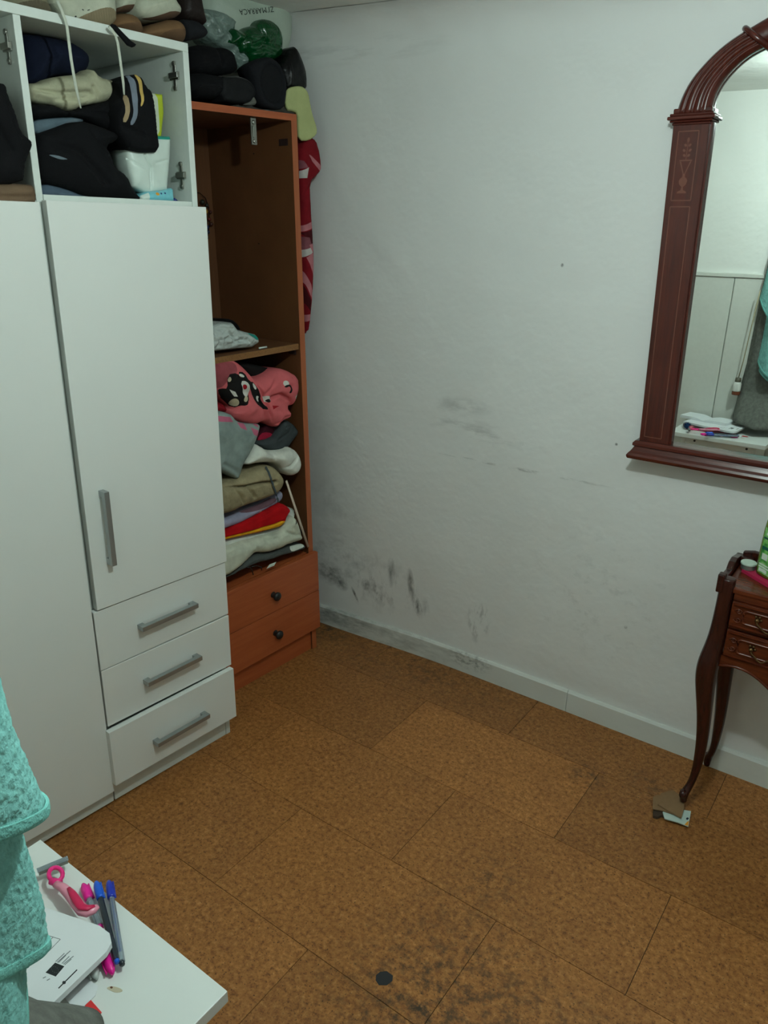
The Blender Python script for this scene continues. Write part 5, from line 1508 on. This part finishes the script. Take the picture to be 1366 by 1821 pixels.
# small things seen in the mirror: pom-pom, pink puff, black pouch
def fuzzy(name, c, r_, mat, label, cat, n=260, seed=1, ln=.35):
    rr = random.Random(seed)
    mb = MB().lathe([(.0004, -r_ * .8)] + [(r_ * .8 * math.sin(a_), -r_ * .8 * math.cos(a_)) for a_ in [math.pi * k / 8 for k in range(1, 8)]] + [(.0004, r_ * .8)], 12)
    for _ in range(n):
        v = Vector((rr.gauss(0, 1), rr.gauss(0, 1), rr.gauss(0, 1))).normalized()
        t_ = v.orthogonal().normalized() * r_ * .07
        p_ = v * r_ * .75
        mb.add([p_ - t_, p_ + t_, v * r_ * (1 + rr.uniform(0, ln))], [(0, 1, 2)])
    o_ = mb.build(name, mat, None, Matrix.Translation(c), smooth=False)
    return tag(o_, label, cat)
fuzzy('pompom', Vector((-.925, .355, NZ + .0205)), .016, cl('teal_blue_yarn', 30, 66, 110), 'teal blue yarn pompom at the corner of the nightstand', 'pompom')
fuzzy('feather_puff', Vector((-.900, .372, NZ + .0150)), .011, cl('pale_pink_feather', 236, 150, 160), 'pale pink feathery puff beside the blue pompom', 'puff', ln=.6)
fuzzy('black_scrunchie', Vector((-.715, .215, NZ + .0555)), .026, BLACK, 'black fluffy scrunchie behind the paper sheaf', 'scrunchie', ln=.2)

# ------------------------------------------------------------------ jacket and towel hanging beside the doorway
WY = FY + .0115
def drape(xc, zt, zb_fn, rx_fn, ry_fn, nu=72, nv=60, ruf=.10, kf=5, seed=0, wob=.010):
    vs, fs = [], []
    for j in range(nv + 1):
        t_ = j / nv
        for i in range(nu + 1):
            u = i / nu
            z = zt + (zb_fn(u) - zt) * t_
            a_ = math.pi * u
            rf = 1 + ruf * math.sin(kf * 2 * math.pi * u + 1.3 * math.sin(3 * z + seed) + seed) * min(1, (zt - z) * 6) + ruf * .6 * noise.noise(Vector((u * 6, z * 5, seed)))
            x = xc - rx_fn(z) * math.cos(a_) * (1 + (rf - 1) * .4)
            y = WY + .002 + ry_fn(z) * math.sin(a_) * rf + .0015
            x += wob * noise.noise(Vector((u * 3, z * 4, seed + 5)))
            vs.append((x, max(y, WY + .0025), z))
    for j in range(nv):
        for i in range(nu):
            q = j * (nu + 1) + i
            fs.append((q, q + nu + 1, q + nu + 2, q + 1))
    return MB().add(vs, fs)
def lerp_tab(tab):
    zs = [a for a, _ in tab]; vs = [b for _, b in tab]
    return lambda z: float(np.interp(z, zs, vs))
GJ = cl('grey_wool_jacket', 104, 106, 100, scale=260, amp=.9, var=.22, bscale=70)
TURQ = cl('turquoise_terry', 134, 198, 192, scale=260, amp=1.0, var=.16, bscale=60)
hk = empty('coat_hook', Matrix.Translation((-.60, WY, 1.66)), 'metal coat hook above the turquoise towel', 'hook')
MB().box(-.012, .012, 0, .004, -.03, .02).build('plate', M_STEEL, hk, bevel=.002)
MB().tube([(0, .004, -.012), (0, .03, -.016), (0, .045, -.004), (0, .046, .012)], [.004, .004, .004, .006], 8).build('prong', M_STEEL, hk, smooth=True)
jk = drape(-.63, 1.60, lambda u: .640 + .01 * math.cos(2 * math.pi * u), lerp_tab([(.63, .14), (.75, .135), (.9, .12), (1.2, .12), (1.45, .09), (1.6, .02)]), lerp_tab([(.63, .170), (.650, .156), (.715, .106), (.74, .082), (.77, .063), (.85, .050), (1.2, .05), (1.45, .04), (1.6, .02)]), ruf=.04, kf=4, seed=3)
o = jk.build('jacket', GJ, None, None, True, origin=(-.63, WY, .640))
tag(o, 'grey woollen jacket hanging on the wall behind the turquoise towel', 'jacket')
md = o.modifiers.new('thick', 'SOLIDIFY'); md.thickness = .006; md.offset = -1
# towel: three hanging folds of one piece
tw = empty('towel', Matrix.Translation((-.60, WY, .80)), 'turquoise terry towel with hemmed ends hanging over the grey jacket', 'towel')
TI = Vector((-.60, WY, .80))
hem1 = lambda u: float(np.interp(u, [0, .12, .35, .62, .75, 1], [1.215, 1.19, 1.10, 1.035, 1.055, 1.12]))
hem2 = lambda u: float(np.interp(u, [0, .2, .42, .64, .75, 1], [.94, .90, .862, .868, .89, .95]))
hem3 = lambda u: float(np.interp(u, [0, .4, .7, 1], [.90, .84, .795, .80]))
for nm, hem, rx, ry, sd in (('outer_fold', hem1, lerp_tab([(1.0, .140), (1.2, .145), (1.45, .12), (1.62, .03)]), lerp_tab([(1.0, .128), (1.05, .125), (1.14, .108), (1.3, .10), (1.5, .08), (1.64, .045)]), 1),
                            ('middle_fold', hem2, lerp_tab([(.85, .105), (1.2, .11), (1.45, .10), (1.62, .02)]), lerp_tab([(.85, .110), (.93, .114), (1.0, .108), (1.1, .095), (1.5, .06), (1.64, .03)]), 2),
                            ('inner_fold', hem3, lerp_tab([(.78, .10), (1.2, .09), (1.62, .015)]), lerp_tab([(.79, .078), (.85, .090), (.95, .09), (1.5, .045), (1.64, .02)]), 4)):
    mb = drape(-.60, 1.635, hem, rx, ry, ruf=.05, kf=3, seed=sd, wob=.008, nu=144, nv=120)
    mb.v = [tuple(Vector(p_) - TI) for p_ in mb.v]
    last = mb.v[-145:]
    f_ = mb.build(nm, TURQ, tw, smooth=True)
    md = f_.modifiers.new('thick', 'SOLIDIFY'); md.thickness = .007; md.offset = -1
    tx = bpy.data.textures.get('terry') or bpy.data.textures.new('terry', 'CLOUDS')
    tx.noise_scale = .0045
    sb_ = f_.modifiers.new('sub', 'SUBSURF'); sb_.subdivision_type = 'SIMPLE'; sb_.levels = 1; sb_.render_levels = 1
    dm = f_.modifiers.new('pile', 'DISPLACE'); dm.texture = tx; dm.strength = .0042; dm.mid_level = .5; dm.texture_coords = 'GLOBAL'
    band = MB()
    nrow = 145
    r0 = [Vector(p_) for p_ in mb.v[-nrow:]]
    hb_ = []
    for k, (dz_, dy_) in enumerate(((-.001, .000), (.000, .0026), (.004, .0030), (.009, .0030), (.0105, .0026), (.0112, .000))):
        hb_ += [(p_.x, p_.y + dy_, p_.z + dz_) for p_ in r0]
    band.add(hb_, [(k * nrow + i, k * nrow + i + 1, (k + 1) * nrow + i + 1, (k + 1) * nrow + i) for k in range(5) for i in range(nrow - 1)])
    band.build('hem', cl('pale_turquoise_hem', 124, 194, 186, scale=300, amp=1.0), f_, smooth=True)
# little vial hanging on a string
vl = empty('air_freshener', Matrix.Translation((-.772, WY + .032, .752)) @ Matrix.Diagonal((1.5, 1.5, 1.35, 1)), 'little white air freshener vial hanging on a string beside the jacket', 'air freshener')
MB().tube([(0, 0, .062), (.006, .004, .12), (.012, .010, .22), (.02, .012, .36)], .0016, 6).build('string', cl('twine', 170, 160, 130), vl, smooth=True)
MB().lathe([(.0004, .012), (.0115, .012), (.0125, .016), (.0125, .040), (.008, .046), (.0004, .046)], 16).build('vial', plain('white_vial', S(220, 222, 216), .25), vl, smooth=True)
MB().lathe([(.0004, 0), (.0115, 0), (.0125, .002), (.0125, .011), (.0004, .011)], 16).build('wooden_cap', plain('brown_wood_cap', S(120, 60, 34), .5), vl)
MB().lathe([(.0004, .0455), (.0085, .0455), (.0095, .050), (.0085, .060), (.0004, .061)], 14).build('stopper', plain('dark_stopper', S(92, 88, 74), .4), vl, smooth=True)
